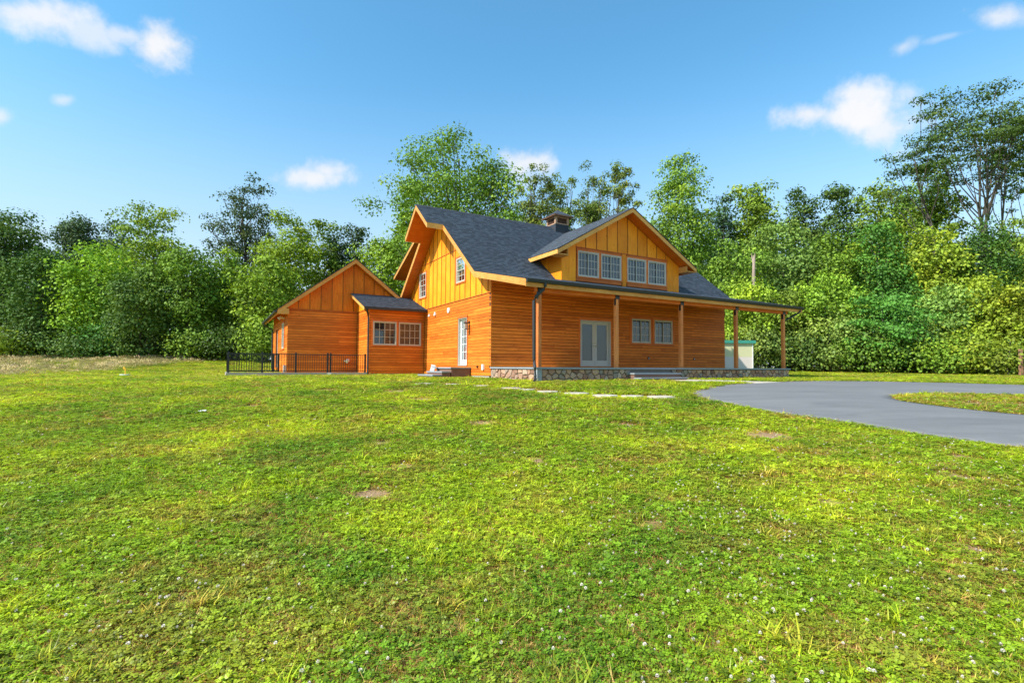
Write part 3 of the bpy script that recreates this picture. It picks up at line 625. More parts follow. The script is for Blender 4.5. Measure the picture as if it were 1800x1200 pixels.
# ---- roofs: wooden deck (soffit), rake boards, then courses of shingles
def slope_shingles(name, parent, A, B_, C_, seed, expo=.14, wtab=.19, clip=None):
    """A..B_ run along the eave, C_ is up-slope from A; one small tilted slab per tab"""
    rr = np.random.default_rng(seed); A, B_, C_ = map(np.array, (A, B_, C_)); U = B_ - A; Wd = np.linalg.norm(U); U = U / Wd; Vv = C_ - A; Ln = np.linalg.norm(Vv); Vv = Vv / Ln; Nn = np.cross(U, Vv); Nn *= np.sign(Nn[2])
    V = []; F = []; R = []
    for i in range(int(Ln / expo) + 1):
        x = -rr.uniform(0, wtab)
        while x < Wd:
            w = wtab * rr.choice([.8, 1.0, 1.2]); x0, x1 = max(x, 0), min(x + w - .006, Wd); x += w
            if x1 - x0 < .03: continue
            y0 = i * expo - rr.choice([0, 0, .012]); y1 = min((i + 1) * expo + .02, Ln); lift = .018 + rr.uniform(0, .006)
            if clip is not None and not clip(A + U * (x0 + x1) / 2 + Vv * (y0 + y1) / 2): continue
            k = len(V); P = lambda a, b, n: A + U * a + Vv * b + Nn * n
            V += [P(x0, y0, lift), P(x1, y0, lift), P(x1, y1, .002), P(x0, y1, .002), P(x0, y0, 0), P(x1, y0, 0)]
            F += [[k, k + 1, k + 2, k + 3], [k + 4, k + 5, k + 1, k]]; r = rr.random(); R += [r, r]
    o = link(name, arr_mesh(name, V, F, M['shingle'], {'rnd': ('FACE', R)}), parent); o['kind'] = 'stuff'; return o
OH = .55; AR = 15.96; EB, EZ = -3.72, zroof(-3.72)
prof_top = [(EB, EZ), (KB, KZ_), (RB, RZ), (10.85, zroof(10.85))]
def deck(mb, a0, a1, pts, th, mi=0):
    F = Fr((0, 0), (0, 1), (1, 0))
    for (b0, z0), (b1, z1) in zip(pts, pts[1:]): mb.hull([(a0, b0, z0 - th), (a1, b0, z0 - th), (a1, b1, z1 - th), (a0, b1, z1 - th)], [(a0, b0, z0), (a1, b0, z0), (a1, b1, z1), (a0, b1, z1)], mi)
mb = MB(); deck(mb, -OH, AR, prof_top, TH - .02); roof = mb.build('main_roof', M['soffit'], house)
mb = MB(); deck(mb, -OH - .03, AR + .03, [(b, z + .012) for b, z in prof_top], .010); mb.build('roofing_felt', M['felt'], roof)
def rake(mb, a, pts, h, t=.035, up=.0):
    for (b0, z0), (b1, z1) in zip(pts, pts[1:]): mb.hull([(a, b0, z0 - h), (a + t, b0, z0 - h), (a + t, b1, z1 - h), (a, b1, z1 - h)], [(a, b0, z0 + up), (a + t, b0, z0 + up), (a + t, b1, z1 + up), (a, b1, z1 + up)])
mb = MB(); rake(mb, -OH - .036, [(EB - .02, EZ), (KB, KZ_), (RB - 1.6, zroof(RB - 1.6))], TH + .01); rake(mb, -OH - .036, [(RB + 1.6, zroof(RB + 1.6)), (10.85, zroof(10.85))], TH + .01)
mb.build('rake_board', M['fascia'], roof)
mb = MB(); rake(mb, AR + .001, [(EB - .02, EZ), (KB, KZ_), (RB, RZ), (10.85, zroof(10.85))], TH + .01); mb.build('rake_board', M['fascia'], roof)
# the prow at the gable peak
PA = -1.38; mb = MB(); pw = [(RB - 1.6, zroof(RB - 1.6)), (RB, RZ), (RB + 1.6, zroof(RB + 1.6))]
deck(mb, PA, -OH, pw, TH - .02); prow = mb.build('roof_prow', M['soffit'], house)
mb = MB(); rake(mb, PA - .036, pw, TH + .01); mb.build('rake_board', M['fascia'], prow)
mb = MB(); z = zroof(RB - 1.6); mb.box(PA - .036, -OH - .037, RB - 1.635, RB - 1.601, z - TH - .01, z); mb.box(PA - .036, -OH - .037, RB + 1.601, RB + 1.635, z - TH - .01, z); mb.build('return_board', M['fascia'], prow)
mb = MB(); deck(mb, PA - .05, -OH - .031, [(b, z + .012) for b, z in pw], .010); mb.build('roofing_felt', M['felt'], prow)
slope_shingles('roof_shingles', prow, (PA - .06, RB - 1.63, zroof(RB - 1.63) + .014), (-OH - .04, RB - 1.63, zroof(RB - 1.63) + .014), (PA - .06, RB, RZ + .014), 21)
DZ, DE, DA = 7.74, 5.22, 7.40; DSL = (DZ - DE) / 4.42
dz = lambda a: DZ - DSL * abs(a - DA)
def above_dormer(P): # leave out shingles that the dormer covers
    return not (3.75 < P[0] < 11.1 and P[1] > .02 and P[2] < dz(P[0]) - .3)
slope_shingles('roof_shingles', roof, (-OH - .04, KB, KZ_ + .014), (AR + .03, KB, KZ_ + .014), (-OH - .04, RB, RZ + .014), 22, clip=above_dormer)
slope_shingles('roof_shingles', roof, (-OH - .04, EB - .04, zroof(EB - .04) + .014), (AR + .03, EB - .04, zroof(EB - .04) + .014), (-OH - .04, KB, KZ_ + .014), 23, clip=above_dormer)
mb = MB()
x = PA - .05
while x < AR: mb.hull([(x, RB - .13, RZ - .085), (x + .3, RB - .13, RZ - .08), (x + .3, RB, RZ + .03), (x, RB, RZ + .02)], [(x, RB - .13, RZ - .075), (x + .3, RB - .13, RZ - .06), (x + .3, RB, RZ + .05), (x, RB, RZ + .035)]); mb.hull([(x, RB, RZ + .02), (x + .3, RB, RZ + .03), (x + .3, RB + .13, RZ - .08), (x, RB + .13, RZ - .085)], [(x, RB, RZ + .035), (x + .3, RB, RZ + .05), (x + .3, RB + .13, RZ - .06), (x, RB + .13, RZ - .075)]); x += .28
o = mb.build('ridge_cap', M['felt'], roof); o['kind'] = 'stuff'
# long shed roof over the back of the house
sz = lambda b: 8.16 - .41 * (b - RB); mb = MB(); deck(mb, -OH + .005, 14.9, [(RB + .25, sz(RB + .25)), (11.95, sz(11.95))], .17); srf = mb.build('rear_shed_roof', M['soffit'], house)
mb = MB(); rake(mb, -OH - .03, [(RB + .25, sz(RB + .25)), (11.95, sz(11.95))], .19); mb.box(-OH - .03, 14.9, 11.951, 11.985, sz(11.95) - .19, sz(11.95)); mb.build('rake_board', M['fascia'], srf)
mb = MB(); deck(mb, -OH - .05, 14.93, [(RB + .2, sz(RB + .2) + .02), (12.02, sz(12.02) + .02)], .018); mb.build('roofing_felt', M['shingle'], srf)
mb = MB(); mb.box(.6, 14.6, 10.55, 10.7, 4.0, sz(10.7) - .17); F_SH = Fr((.6, 0), (0, 1), (-1, 0)); F_SH.slab(mb, [(7.4, sz(7.4) - .5), (10.7, 4.1), (10.7, sz(10.7) - .17), (7.4, sz(7.4) - .17)], -.12, 0); mb.build('rear_dormer_wall', M['gold'], srf)

# ---- the front dormer
dorm = sheath(F_FRONT, 'dormer', 3.63, 11.19, 3.97, [(3.61, dz(3.61) - .19), (DA, DZ - .19), (11.21, dz(11.21) - .19)], W_DORM)
low = [(3.61, 5.62), (11.21, 5.62)]
vboards(F_FRONT, dorm, 3.61, 4.43, 4.0, [(3.61, dz(3.61) - .2), (4.43, dz(4.43) - .2)], W_DORM, M['gold'], .42, batten=False)
vboards(F_FRONT, dorm, 10.35, 11.21, 4.0, [(10.35, dz(10.35) - .2), (11.21, dz(11.21) - .2)], W_DORM, M['gold'], .42, batten=False)
vboards(F_FRONT, dorm, 4.44, 10.34, 5.64, [(4.44, dz(4.44) - .2), (DA, DZ - .2), (10.34, dz(10.34) - .2)], W_DORM, M['gold'], .655, first=5.0)
mb = MB(); F_FRONT.box(mb, 4.42, 10.36, 5.60, 5.635, -.02, .045); F_FRONT.box(mb, 4.44, 7.2, 4.03, 4.195, -.02, .024); F_FRONT.box(mb, 7.58, 10.34, 4.03, 4.195, -.02, .024); F_FRONT.box(mb, 4.44, 7.2, 5.535, 5.597, -.02, .02); F_FRONT.box(mb, 7.58, 10.34, 5.535, 5.597, -.02, .02); mb.build('window_surround', M['trim_a'], dorm)
mb = MB(); F_FRONT.box(mb, 7.255, 7.505, 4.0, 5.597, -.02, .03); mb.build('centre_board', M['gold'], dorm)
for fr, nm in ((F_CHEEK, 'dormer_cheek'), (F_CHEEKR, 'dormer_cheek')):
    ck = MB(); fr.slab(ck, [(0.02, zroof(0.02) - .05), (KB, KZ_ - .05), (1.88, zroof(1.88) - .05), (1.88, 5.2), (.02, 5.2)], -.12, -.022); c_ = ck.build(nm, M['dark'], house)
    for s in (0.0, .55, 1.1, 1.65):
        e = min(s + .546, 1.88); q = MB()
        pts = [(s, zroof(s) - .03), (e, zroof(e) - .03), (e, 5.24), (s, 5.24)] if not s < KB < e else [(s, zroof(s) - .03), (KB, KZ_ - .03), (e, zroof(e) - .03), (e, 5.24), (s, 5.24)]
        fr.slab(q, pts, -.02, .0); q.build('siding_panel', M['gold'], c_)
mb = MB()   # roof of the dormer, ridge towards the back
for s in (-1, 1):
    e = DA + s * 4.42
    mb.hull([(e, -.6, DE - .17), (DA, -.6, DZ - .17), (DA, 5.0, DZ - .17), (e, 1.85, DE - .17)], [(e, -.6, DE), (DA, -.6, DZ), (DA, 5.0, DZ), (e, 1.85, DE)])
drf = mb.build('dormer_roof', M['soffit'], house)
mb = MB()
for s in (-1, 1):
    e = DA + s * 4.45
    mb.hull([(e, -.637, DE - .215), (DA, -.637, DZ - .20), (DA, -.601, DZ - .20), (e, -.601, DE - .215)], [(e, -.637, DE - .01), (DA, -.637, DZ + .005), (DA, -.601, DZ + .005), (e, -.601, DE - .01)])
mb.build('rake_board', M['fascia'], drf)
mb = MB()
for s in (-1, 1):
    e = DA + s * 4.42; x0, x1 = sorted((e, e + s * .035)); mb.box(x0, x1, -.60, 1.8, DE - .19, DE - .01)
mb.build('eave_board', M['fascia'], drf)
mb = MB()
for s in (-1, 1):   # boxed eave returns
    x0, x1 = sorted((DA + s * 4.38, DA + s * 3.82)); mb.box(x0, x1, -.595, -.002, DE - .205, DE - .16); x0, x1 = sorted((DA + s * 3.84, DA + s * 3.80)); mb.box(x0, x1, -.55, -.002, DE - .205, DE + .1)
mb.build('eave_return', M['fascia'], drf)
mb = MB()
for s in (-1, 1):
    e = DA + s * 4.46; mb.hull([(e, -.66, DE - .005), (DA, -.66, DZ + .006), (DA, 5.1, DZ + .006), (e, 1.95, DE - .005)], [(e, -.66, DE + .009), (DA, -.66, DZ + .02), (DA, 5.1, DZ + .02), (e, 1.95, DE + .009)])
mb.build('roofing_felt', M['felt'], drf)
keep = lambda P: zroof(P[1]) < P[2] + .05
slope_shingles('roof_shingles', drf, (DA - 4.47, -.67, DE + .012), (DA - 4.47, 5.2, DE + .012), (DA, -.67, DZ + .022), 31, clip=keep)
slope_shingles('roof_shingles', drf, (DA + 4.47, -.67, DE + .012), (DA + 4.47, 5.2, DE + .012), (DA, -.67, DZ + .022), 32, clip=keep)
mb = MB(); y = -.67
while y < 5.0:
    for s in (-1, 1): mb.hull([(DA, y, DZ + .02), (DA, y + .3, DZ + .03), (DA + s * .14, y + .3, DZ - .045), (DA + s * .14, y, DZ - .055)], [(DA, y, DZ + .04), (DA, y + .3, DZ + .05), (DA + s * .14, y + .3, DZ - .03), (DA + s * .14, y, DZ - .04)])
    y += .28
o = mb.build('ridge_cap', M['felt'], drf); o['kind'] = 'stuff'

# ---- cupola on the ridge
ca, cb = 7.27, 5.56; h = .46
mb = MB(); mb.box(ca - h, ca + h, cb - h, cb + h, 7.6, 8.30); cup = mb.build('cupola', M['felt'], house); cup['label'] = 'small louvred cupola on the ridge'
for sx in (-1, 1):
    for sy in (-1, 1): mb = MB(); x0, x1 = sorted((ca + sx * h * 1.02, ca + sx * (h - .12))); y0, y1 = sorted((cb + sy * h * 1.02, cb + sy * (h - .12))); mb.box(x0, x1, y0, y1, 8.30, 8.74); mb.build('corner_post', M['weathered'], cup)
mb = MB(); mb.box(ca - h * .98, ca + h * .98, cb - h * .98, cb + h * .98, 8.301, 8.36); mb.box(ca - h * .96, ca + h * .96, cb - h * .96, cb + h * .96, 8.68, 8.735); mb.build('cupola_rail', M['weathered'], cup)
mb = MB(); mb.box(ca - h + .1, ca + h - .1, cb - h + .1, cb + h - .1, 8.36, 8.68); mb.build('cupola_core', M['dark'], cup)
for k in range(6):
    z = 8.37 + k * .052
    for Fq in (Fr((ca, cb - h + .03), (1, 0), (0, -1)), Fr((ca, cb + h - .03), (1, 0), (0, 1)), Fr((ca - h + .03, cb), (0, 1), (-1, 0)), Fr((ca + h - .03, cb), (0, 1), (1, 0))):
        mb = MB(); mb.hull([Fq(-h + .11, z, .01), Fq(h - .11, z, .01), Fq(h - .11, z + .045, -.06), Fq(-h + .11, z + .045, -.06)], [Fq(-h + .11, z + .012, .01), Fq(h - .11, z + .012, .01), Fq(h - .11, z + .057, -.06), Fq(-h + .11, z + .057, -.06)]); mb.build('louvre', M['brownmetal'], cup)
mb = MB(); R0 = .68; mb.box(ca - R0, ca + R0, cb - R0, cb + R0, 8.74, 8.79); mb.build('cupola_eave', M['weathered'], cup)
mb = MB(); lv = [(8.791, .71), (8.90, .52), (9.03, .34), (9.26, .02)]
for (z0, r0), (z1, r1) in zip(lv, lv[1:]): mb.hull([(ca - r0, cb - r0, z0), (ca + r0, cb - r0, z0), (ca + r0, cb + r0, z0), (ca - r0, cb + r0, z0)], [(ca - r1, cb - r1, z1), (ca + r1, cb - r1, z1), (ca + r1, cb + r1, z1), (ca - r1, cb + r1, z1)])
mb.build('cupola_roof', M['shingle'], cup)

# ---- wing and connector roofs
mb = MB()
for s in (-1, 1):
    e = -3.27 + s * 3.98; mb.hull([(e, 10.32, wz(e) - .21), (-3.27, 10.32, 5.86), (-3.27, 19.2, 5.86), (e, 19.2, wz(e) - .21)], [(e, 10.32, wz(e)), (-3.27, 10.32, 6.05), (-3.27, 19.2, 6.05), (e, 19.2, wz(e))])
wrf = mb.build('wing_roof', M['soffit'], house)
mb = MB()
for s in (-1, 1):
    e = -3.27 + s * 4.0; mb.hull([(e, 10.284, wz(e) - .23), (-3.27, 10.284, 5.83), (-3.27, 10.319, 5.83), (e, 10.319, wz(e) - .23)], [(e, 10.284, wz(e)), (-3.27, 10.284, 6.055), (-3.27, 10.319, 6.055), (e, 10.319, wz(e))])
mb.box(-7.24, -6.74, 10.30, 10.75, 2.78, 2.81); mb.box(-7.24, -6.71, 10.286, 10.32, 2.76, 3.05); mb.build('rake_board', M['fascia'], wrf)
mb = MB(); mb.box(-7.285, -7.251, 10.32, 19.2, wz(-7.25) - .23, wz(-7.25) - .01); mb.build('eave_board', M['fascia'], wrf)
mb = MB()
for s in (-1, 1):
    e = -3.27 + s * 4.06; mb.hull([(e, 10.25, wz(e) + .01), (-3.27, 10.25, 6.062), (-3.27, 19.3, 6.062), (e, 19.3, wz(e) + .01)], [(e, 10.25, wz(e) + .04), (-3.27, 10.25, 6.10), (-3.27, 19.3, 6.10), (e, 19.3, wz(e) + .04)])
mb.build('shingle_edge', M['shingle'], wrf)
mb = MB(); mb.tube([(-7.36, 10.28, 2.88), (-7.36, 19.25, 2.86)], .065, 8); mb.build('gutter', M['gutter'], wrf)
mb = MB(); mb.tube([(-7.36, 18.6, 2.84), (-7.30, 18.6, 2.70), (-6.85, 18.6, 2.45), (-6.80, 18.6, 2.3), (-6.80, 18.6, -.4)], .045, 8); mb.build('downspout', M['gutter'], wrf)
cz = lambda b: 3.10 + .335 * (b - 7.62)
mb = MB(); mb.hull([(-3.40, 7.62, cz(7.62) - .14), (-.002, 7.62, cz(7.62) - .14), (-.002, 10.74, cz(10.74) - .14), (-3.40, 10.74, cz(10.74) - .14)], [(-3.40, 7.62, cz(7.62)), (-.002, 7.62, cz(7.62)), (-.002, 10.74, cz(10.74)), (-3.40, 10.74, cz(10.74))])
crf = mb.build('connector_roof', M['soffit'], house)
mb = MB(); mb.hull([(-3.436, 7.60, cz(7.60) - .17), (-3.401, 7.60, cz(7.60) - .17), (-3.401, 10.72, cz(10.72) - .17), (-3.436, 10.72, cz(10.72) - .17)], [(-3.436, 7.60, cz(7.60) + .005), (-3.401, 7.60, cz(7.60) + .005), (-3.401, 10.72, cz(10.72) + .005), (-3.436, 10.72, cz(10.72) + .005)]); mb.build('rake_board', M['fascia'], crf)
mb = MB(); mb.hull([(-3.46, 7.57, cz(7.57) + .006), (-.002, 7.57, cz(7.57) + .006), (-.002, 10.74, cz(10.74) + .006), (-3.46, 10.74, cz(10.74) + .006)], [(-3.46, 7.57, cz(7.57) + .02), (-.002, 7.57, cz(7.57) + .02), (-.002, 10.74, cz(10.74) + .02), (-3.46, 10.74, cz(10.74) + .02)]); mb.build('roofing_felt', M['felt'], crf)
slope_shingles('roof_shingles', crf, (-3.47, 7.56, cz(7.56) + .022), (-.003, 7.56, cz(7.56) + .022), (-3.47, 10.74, cz(10.74) + .022), 33)
mb = MB(); mb.box(-3.42, -.03, 7.50, 7.60, 2.98, 3.085); mb.build('gutter', M['gutter'], crf)
mb = MB(); mb.tube([(-3.28, 7.56, 3.0), (-3.28, 7.60, 2.9), (-3.16, 7.88, 2.72), (-3.12, 7.93, 2.55), (-3.12, 7.93, -.50), (-3.10, 7.80, -.54)], .05, 8); mb.build('downspout', M['gutter'], crf)

# ---- porch: beam, posts, gutter, floor, stone base
mb = MB(); mb.box(.0, 15.05, -3.57, -3.41, 2.74, 2.93); mb.build('porch_beam', M['soffit'], house)
mb = MB(); mb.box(-OH - .03, AR + .03, EB - .045, EB - .002, EZ - .27, EZ - .02); mb.build('eave_fascia', M['fascia'], roof)
gp = [(0, -.125), (-.07, -.125), (-.105, -.08), (-.105, -.045), (-.12, -.01), (-.12, .0), (-.105, .0), (-.09, -.04), (-.01, -.04), (0, 0)]
mb = MB(); mb.hull([(-OH - .03, EB - .047 + y, EZ + z) for y, z in gp], [(AR + .03, EB - .047 + y, EZ + z) for y, z in gp]); mb.build('gutter', M['gutter'], roof)
for k in range(5):
    a = .142 + 3.66 * k; mb = MB(); w = .075; bv = .012
    ring = lambda z: [(a - w + bv, -3.49 - w, z), (a + w - bv, -3.49 - w, z), (a + w, -3.49 - w + bv, z), (a + w, -3.49 + w - bv, z), (a + w - bv, -3.49 + w, z), (a - w + bv, -3.49 + w, z), (a - w, -3.49 + w - bv, z), (a - w, -3.49 - w + bv, z)]
    mb.hull(ring(.0), ring(2.74)); p_ = mb.build('porch_post', M['post'], house)
    mb = MB(); mb.box(a - .105, a + .105, -3.586, -3.571, 2.72, 2.90); mb.box(a - .088, a - .0765, -3.571, -3.47, 2.48, 2.739); mb.box(a + .0765, a + .088, -3.571, -3.47, 2.60, 2.739); mb.build('bracket', M['black'], p_)
mb = MB(); x, y = .08, EB - .10; mb.tube([(x + .12, y, EZ - .1), (x + .12, y, EZ - .22), (x + .08, y + .03, EZ - .33), (x - .18, y + .16, EZ - .60), (x - .25, -3.64, EZ - .76), (x - .25, -3.66, .32), (x - .27, -3.72, .14), (x - .33, -3.86, -.02), (x - .33, -3.87, -.30), (x - .37, -3.95, -.41), (x - .53, -4.15, -.47)], .057, 10); mb.build('downspout', M['gutter'], roof)
mb = MB(); mb.tube([(15.75, EB - .1, EZ - .1), (15.75, EB - .1, EZ - .2), (15.7, EB - .05, EZ - .3), (15.0, -3.45, 2.42), (14.92, -3.4, 2.3), (14.92, -3.4, .1), (14.98, -3.5, .02), (15.08, -3.6, -.05)], .045, 8); mb.build('downspout', M['gutter'], roof)

mb = MB(); mb.box(.05, 15.0, -3.58, -.03, -.8, -.062); pb = mb.build('porch_base', M['mortar'], house)
mb = MB(); mb.box(.06, 14.99, -3.56, -.025, -.06, -.004); mb.build('porch_floor', M['concrete'], pb)
x = -.06
while x < 15.0:
    e = min(x + RND.uniform(.9, 1.4), 15.08); mb = MB(); mb.box(x + .003, e - .003, -3.70, -3.36, -.058, .004 + RND.uniform(0, .003)); mb.build('coping_stone', M['bluestone'], pb); x = e
y = -3.355
while y < -.1:
    e = min(y + RND.uniform(.8, 1.2), -.02); mb = MB(); mb.box(-.06, .28, y + .003, e - .003, -.058, .004); mb.build('coping_stone', M['bluestone'], pb); y = e
mb = MB(); mb.box(-.03, .17, -3.66, -3.585, -.8, -.062); mb.box(-.03, .045, -3.583, -3.44, -.8, -.062); mb.build('corner_block', M['bluestone'], pb)

def voronoi_stones(fr, parent, s0, s1, z0, z1, cw, seed, n0, n1, holes=()):
    """irregular fieldstones: clipped cells, shrunk to leave a joint, with domed faces"""
    r = np.random.default_rng(seed); pts = []; ncol = int((s1 - s0) / cw); nrow = max(2, int(round((z1 - z0) / (cw * .62))))
    for i in range(ncol):
        for j in range(nrow): pts.append((s0 + (i + .5 * (j % 2) + .25 + r.uniform(-.36, .36)) * (s1 - s0) / ncol, z0 + (j + .5 + r.uniform(-.33, .33)) * (z1 - z0) / nrow))
    pts = np.array(pts)
    for i, c in enumerate(pts):
        poly = [np.array(q, float) for q in ((s0, z0), (s1, z0), (s1, z1), (s0, z1))]
        near = pts[np.argsort(((pts - c) ** 2).sum(1))[1:14]]
        for q in near:
            m = (c + q) / 2; d = q - c; new = []
            for k in range(len(poly)):
                A, B = poly[k], poly[(k + 1) % len(poly)]; fa, fb = (A - m) @ d, (B - m) @ d
                if fa <= 0: new.append(A)
                if fa * fb < 0: new.append(A + (B - A) * fa / (fa - fb))
            poly = new
            if len(poly) < 3: break
        if len(poly) < 3: continue
        P = np.array(poly); g = P.mean(0)
        if np.ptp(P[:, 0]) > cw * 3.5 or any(h0 < g[0] < h1 for h0, h1 in holes): continue
        sh = lambda f, P=P, g=g: [tuple(g + (p - g) * f) for p in P]
        mb = MB(); pr = r.uniform(.0, .025); f1 = 1 - .018 / max(.05, min(np.ptp(P[:, 0]), np.ptp(P[:, 1])) / 2)
        A = [fr(q, t, n0) for q, t in sh(f1)]; B = [fr(q, t, n1 - .018 + pr) for q, t in sh(f1)]; C = [fr(q, t, n1 + pr) for q, t in sh(f1 * .8)]
        mb.hull(A, B); mb.hull(B, C); mb.build('stone', M['stone'], parent)
F_PB = Fr((0, -3.58), (1, 0), (0, -1)); F_PS = Fr((.05, 0), (0, 1), (-1, 0))
voronoi_stones(F_PB, pb, .18, 15.0, -.62, -.062, .29, 4, 0, .055, holes=((4.3, 6.85),))
voronoi_stones(F_PS, pb, -3.43, -.03, -.62, -.062, .32, 6, 0, .055)
F_PR = Fr((15.0, 0), (0, 1), (1, 0)); voronoi_stones(F_PR, pb, -3.56, -.03, -.62, -.062, .40, 8, 0, .055)
# porch steps
mb = MB(); mb.box(4.30, 6.85, -3.98, -3.59, -.8, -.26); st = mb.build('porch_steps', M['brickred'], house)
for q, (x0, x1) in enumerate(((4.27, 5.55), (5.555, 6.88))): mb = MB(); mb.box(x0, x1, -4.02, -3.59, -.258, -.205); mb.build('tread', M['bluestone'], st)
mb = MB(); mb.box(4.30, 6.85, -4.36, -3.99, -.8, -.43); mb.build('riser_block', M['brickred'], st); mb = MB(); mb.box(4.27, 6.88, -4.40, -3.985, -.428, -.385); mb.build('tread', M['bluestone'], st)
# steps at the side door, going down away from the wall
mb = MB(); mb.box(-.95, -.03, 1.95, 3.75, -.8, -.075); ss = mb.build('side_steps', M['brickred'], house)
mb = MB(); mb.box(-1.0, -.02, 1.90, 3.80, -.073, -.015); mb.build('tread', M['bluestone'], ss)
for k, (x0, x1, z) in enumerate(((-1.42, -1.003, -.20), (-1.85, -1.425, -.345))):
    mb = MB(); mb.box(x0 + .03, x1 - .002, 1.95, 3.75, -.8, z - .057); mb.build('riser_block', M['brickred'], ss); mb = MB(); mb.box(x0, x1 - .001, 1.90, 3.80, z - .055, z); mb.build('tread', M['bluestone'], ss)

# small fittings on the walls (parts of the house)
for s, z, r in ((7.22, 2.79, .055), (6.38, 2.80, .075), (4.55, 2.81, .13)):
    mb = MB(); 
    if r > .1: mb.tube([F_SIDE(s, z, .0), F_SIDE(s, z, .05), F_SIDE(s, z, .06)], [r, r, r * .6], 16); mb.build('round_vent', M['white'], side)
    else: F_SIDE.box(mb, s - r, s + r, z - r * 1.2, z + r * 1.2, .001, .05); mb.tube([F_SIDE(s, z - r, .02), F_SIDE(s, z - r, .10)], r * .5, 8); mb.build('wall_fixture', M['white'], side)
mb = MB(); F_SIDE.box(mb, .58, .74, -.12, .12, .001, .07); mb.build('outlet_cover', M['white'], side)
mb = MB(); F_SIDE.box(mb, 1.18, 1.26, -.03, .05, .001, .06); mb.build('hose_tap', M['black'], side)
lan = MB(); F_SIDE.box(lan, 2.07, 2.19, 1.98, 2.10, .001, .03); lan.tube([F_SIDE(2.13, 2.06, .02), F_SIDE(2.13, 2.10, .12), F_SIDE(2.13, 2.04, .16)], .012, 6); F_SIDE.box(lan, 2.05, 2.21, 1.99, 2.03, .09, .25)
lan = lan.build('wall_lantern', M['black'], side)
mb = MB()
for q in (2.06, 2.19):
    for n_ in (.10, .23): F_SIDE.box(mb, q, q + .012, 1.72, 1.99, n_, n_ + .012)
F_SIDE.box(mb, 2.05, 2.21, 1.70, 1.72, .09, .25); mb.build('lantern_cage', M['black'], side)
mb = MB(); F_SIDE.box(mb, 2.08, 2.18, 1.73, 1.98, .12, .22); mb.build('lantern_glass', M['vinyl'], side)
for q in (8.99, 12.33):
    mb = MB(); mb.tube([F_FRONT(q, .49, .001), F_FRONT(q, .49, .03), F_FRONT(q, .49, .035)], [.065, .065, .04], 12); mb.build('outlet_cover', M['black'], front)
    mb = MB(); mb.tube([F_FRONT(q - .015, .475, .036), F_FRONT(q - .015, .475, .06)], .025, 8); mb.build('outlet_cover', M['white'], front)
mb = MB(); F_WING.box(mb, -3.75, -3.5, .28, .34, .001, .22); mb.tube([F_WING(-3.55, .36, .0), F_WING(-3.55, .36, .15), F_WING(-3.66, .26, .26)], [.07, .07, .09], 10); mb.build('dryer_vent', M['white'], wing)
mb = MB(); F_WSIDE.box(mb, 10.95, 11.2, -.33, .05, .001, .14); mb.build('meter_box', M['greyplastic'], ws)
mb = MB(); mb.tube([(-7.05, 12.0, 2.62), (-6.95, 12.0, 2.72), (-6.76, 12.0, 2.66)], [.11, .08, .04], 10); mb.build('flood_light', M['white'], ws)

# ------------------------------------------------------------------ things round the house
HW = Matrix.Translation((-.889, 21.548, 0)) @ Matrix.Rotation(math.radians(29.811), 4, 'Z')
def hw(a, b, z=0): v = HW @ Vector((a, b, z)); return (v.x, v.y, v.z)
# retaining wall of the basement well, with its fence
wl = empty('retaining_wall', hw(-9.6, 8.0, 0), math.radians(29.811)); tag(wl, 'low concrete retaining wall under the black metal fence', 'wall')
for x0, x1 in ((0, 4.55), (4.56, 6.50)): mb = MB(); mb.box(x0, x1, 0, .2, -.9, -.31); mb.build('concrete_panel', M['concrete'], wl)
mb = MB(); mb.box(4.50, 4.66, -.03, -.001, -.9, -.33); mb.build('expansion_joint', M['white'], wl)
mb = MB(); mb.box(0, .2, .201, 2.9, -.9, -.31); mb.build('concrete_panel', M['concrete'], wl)
mb = MB(); mb.box(-.35, -.02, -.1, .35, -.56, -.49); mb.build('splash_block', M['concrete'], wl)
fe = empty('metal_fence', hw(-9.6, 8.1, -.31), math.radians(29.811)); tag(fe, 'black metal picket fence along the concrete wall left of the house', 'fence')
def post_mesh(w, h): mb = MB(); mb.box(-w, w, -w, w, 0, h); mb.hull([(-w - .008, -w - .008, h), (w + .008, -w - .008, h), (w + .008, w + .008, h), (-w - .008, w + .008, h)], [(-w * .4, -w * .4, h + .03), (w * .4, -w * .4, h + .03), (w * .4, w * .4, h + .03), (-w * .4, w * .4, h + .03)]); return mb
def inst(name, me, par, loc): o = link(name, me, par); o.location = loc; return o
pm = post_mesh(.04, .95).build('fence_post', M['black'], fe); pm.location = (.09, 0, 0)
pk = MB(); pk.box(-.009, .009, -.009, .009, .07, .885); pk = pk.build('picket', M['black'], fe); pk.location = (.2, 0, 0)
fpos = [(1.51, 0), (3.0, 0), (4.5, 0), (4.64, 0), (6.38, 0), (.09, 2.6), (2.2, 2.6), (2.45, 2.6)]
for x, y in fpos: inst('fence_post', pm.data, fe, (x, y, 0))
x = .31
while x < 6.3:
    if all(abs(x - q) > .06 for q in (1.51, 3.0, 4.5, 4.64)): inst('picket', pk.data, fe, (x, 0, 0))
    x += .108
y = .12
while y < 2.55: inst('picket', pk.data, fe, (.09, y, 0)); y += .108
x = .2
while x < 2.4: inst('picket', pk.data, fe, (x, 2.6, 0)); x += .108
for z in (.04, .885):
    for x0, x1, y0, y1 in ((.13, 6.34, -.018, .018), (.072, .108, .04, 2.56), (.13, 2.4, 2.582, 2.618)): mb = MB(); mb.box(x0, x1, y0, y1, z, z + .035); mb.build('rail', M['black'], fe)
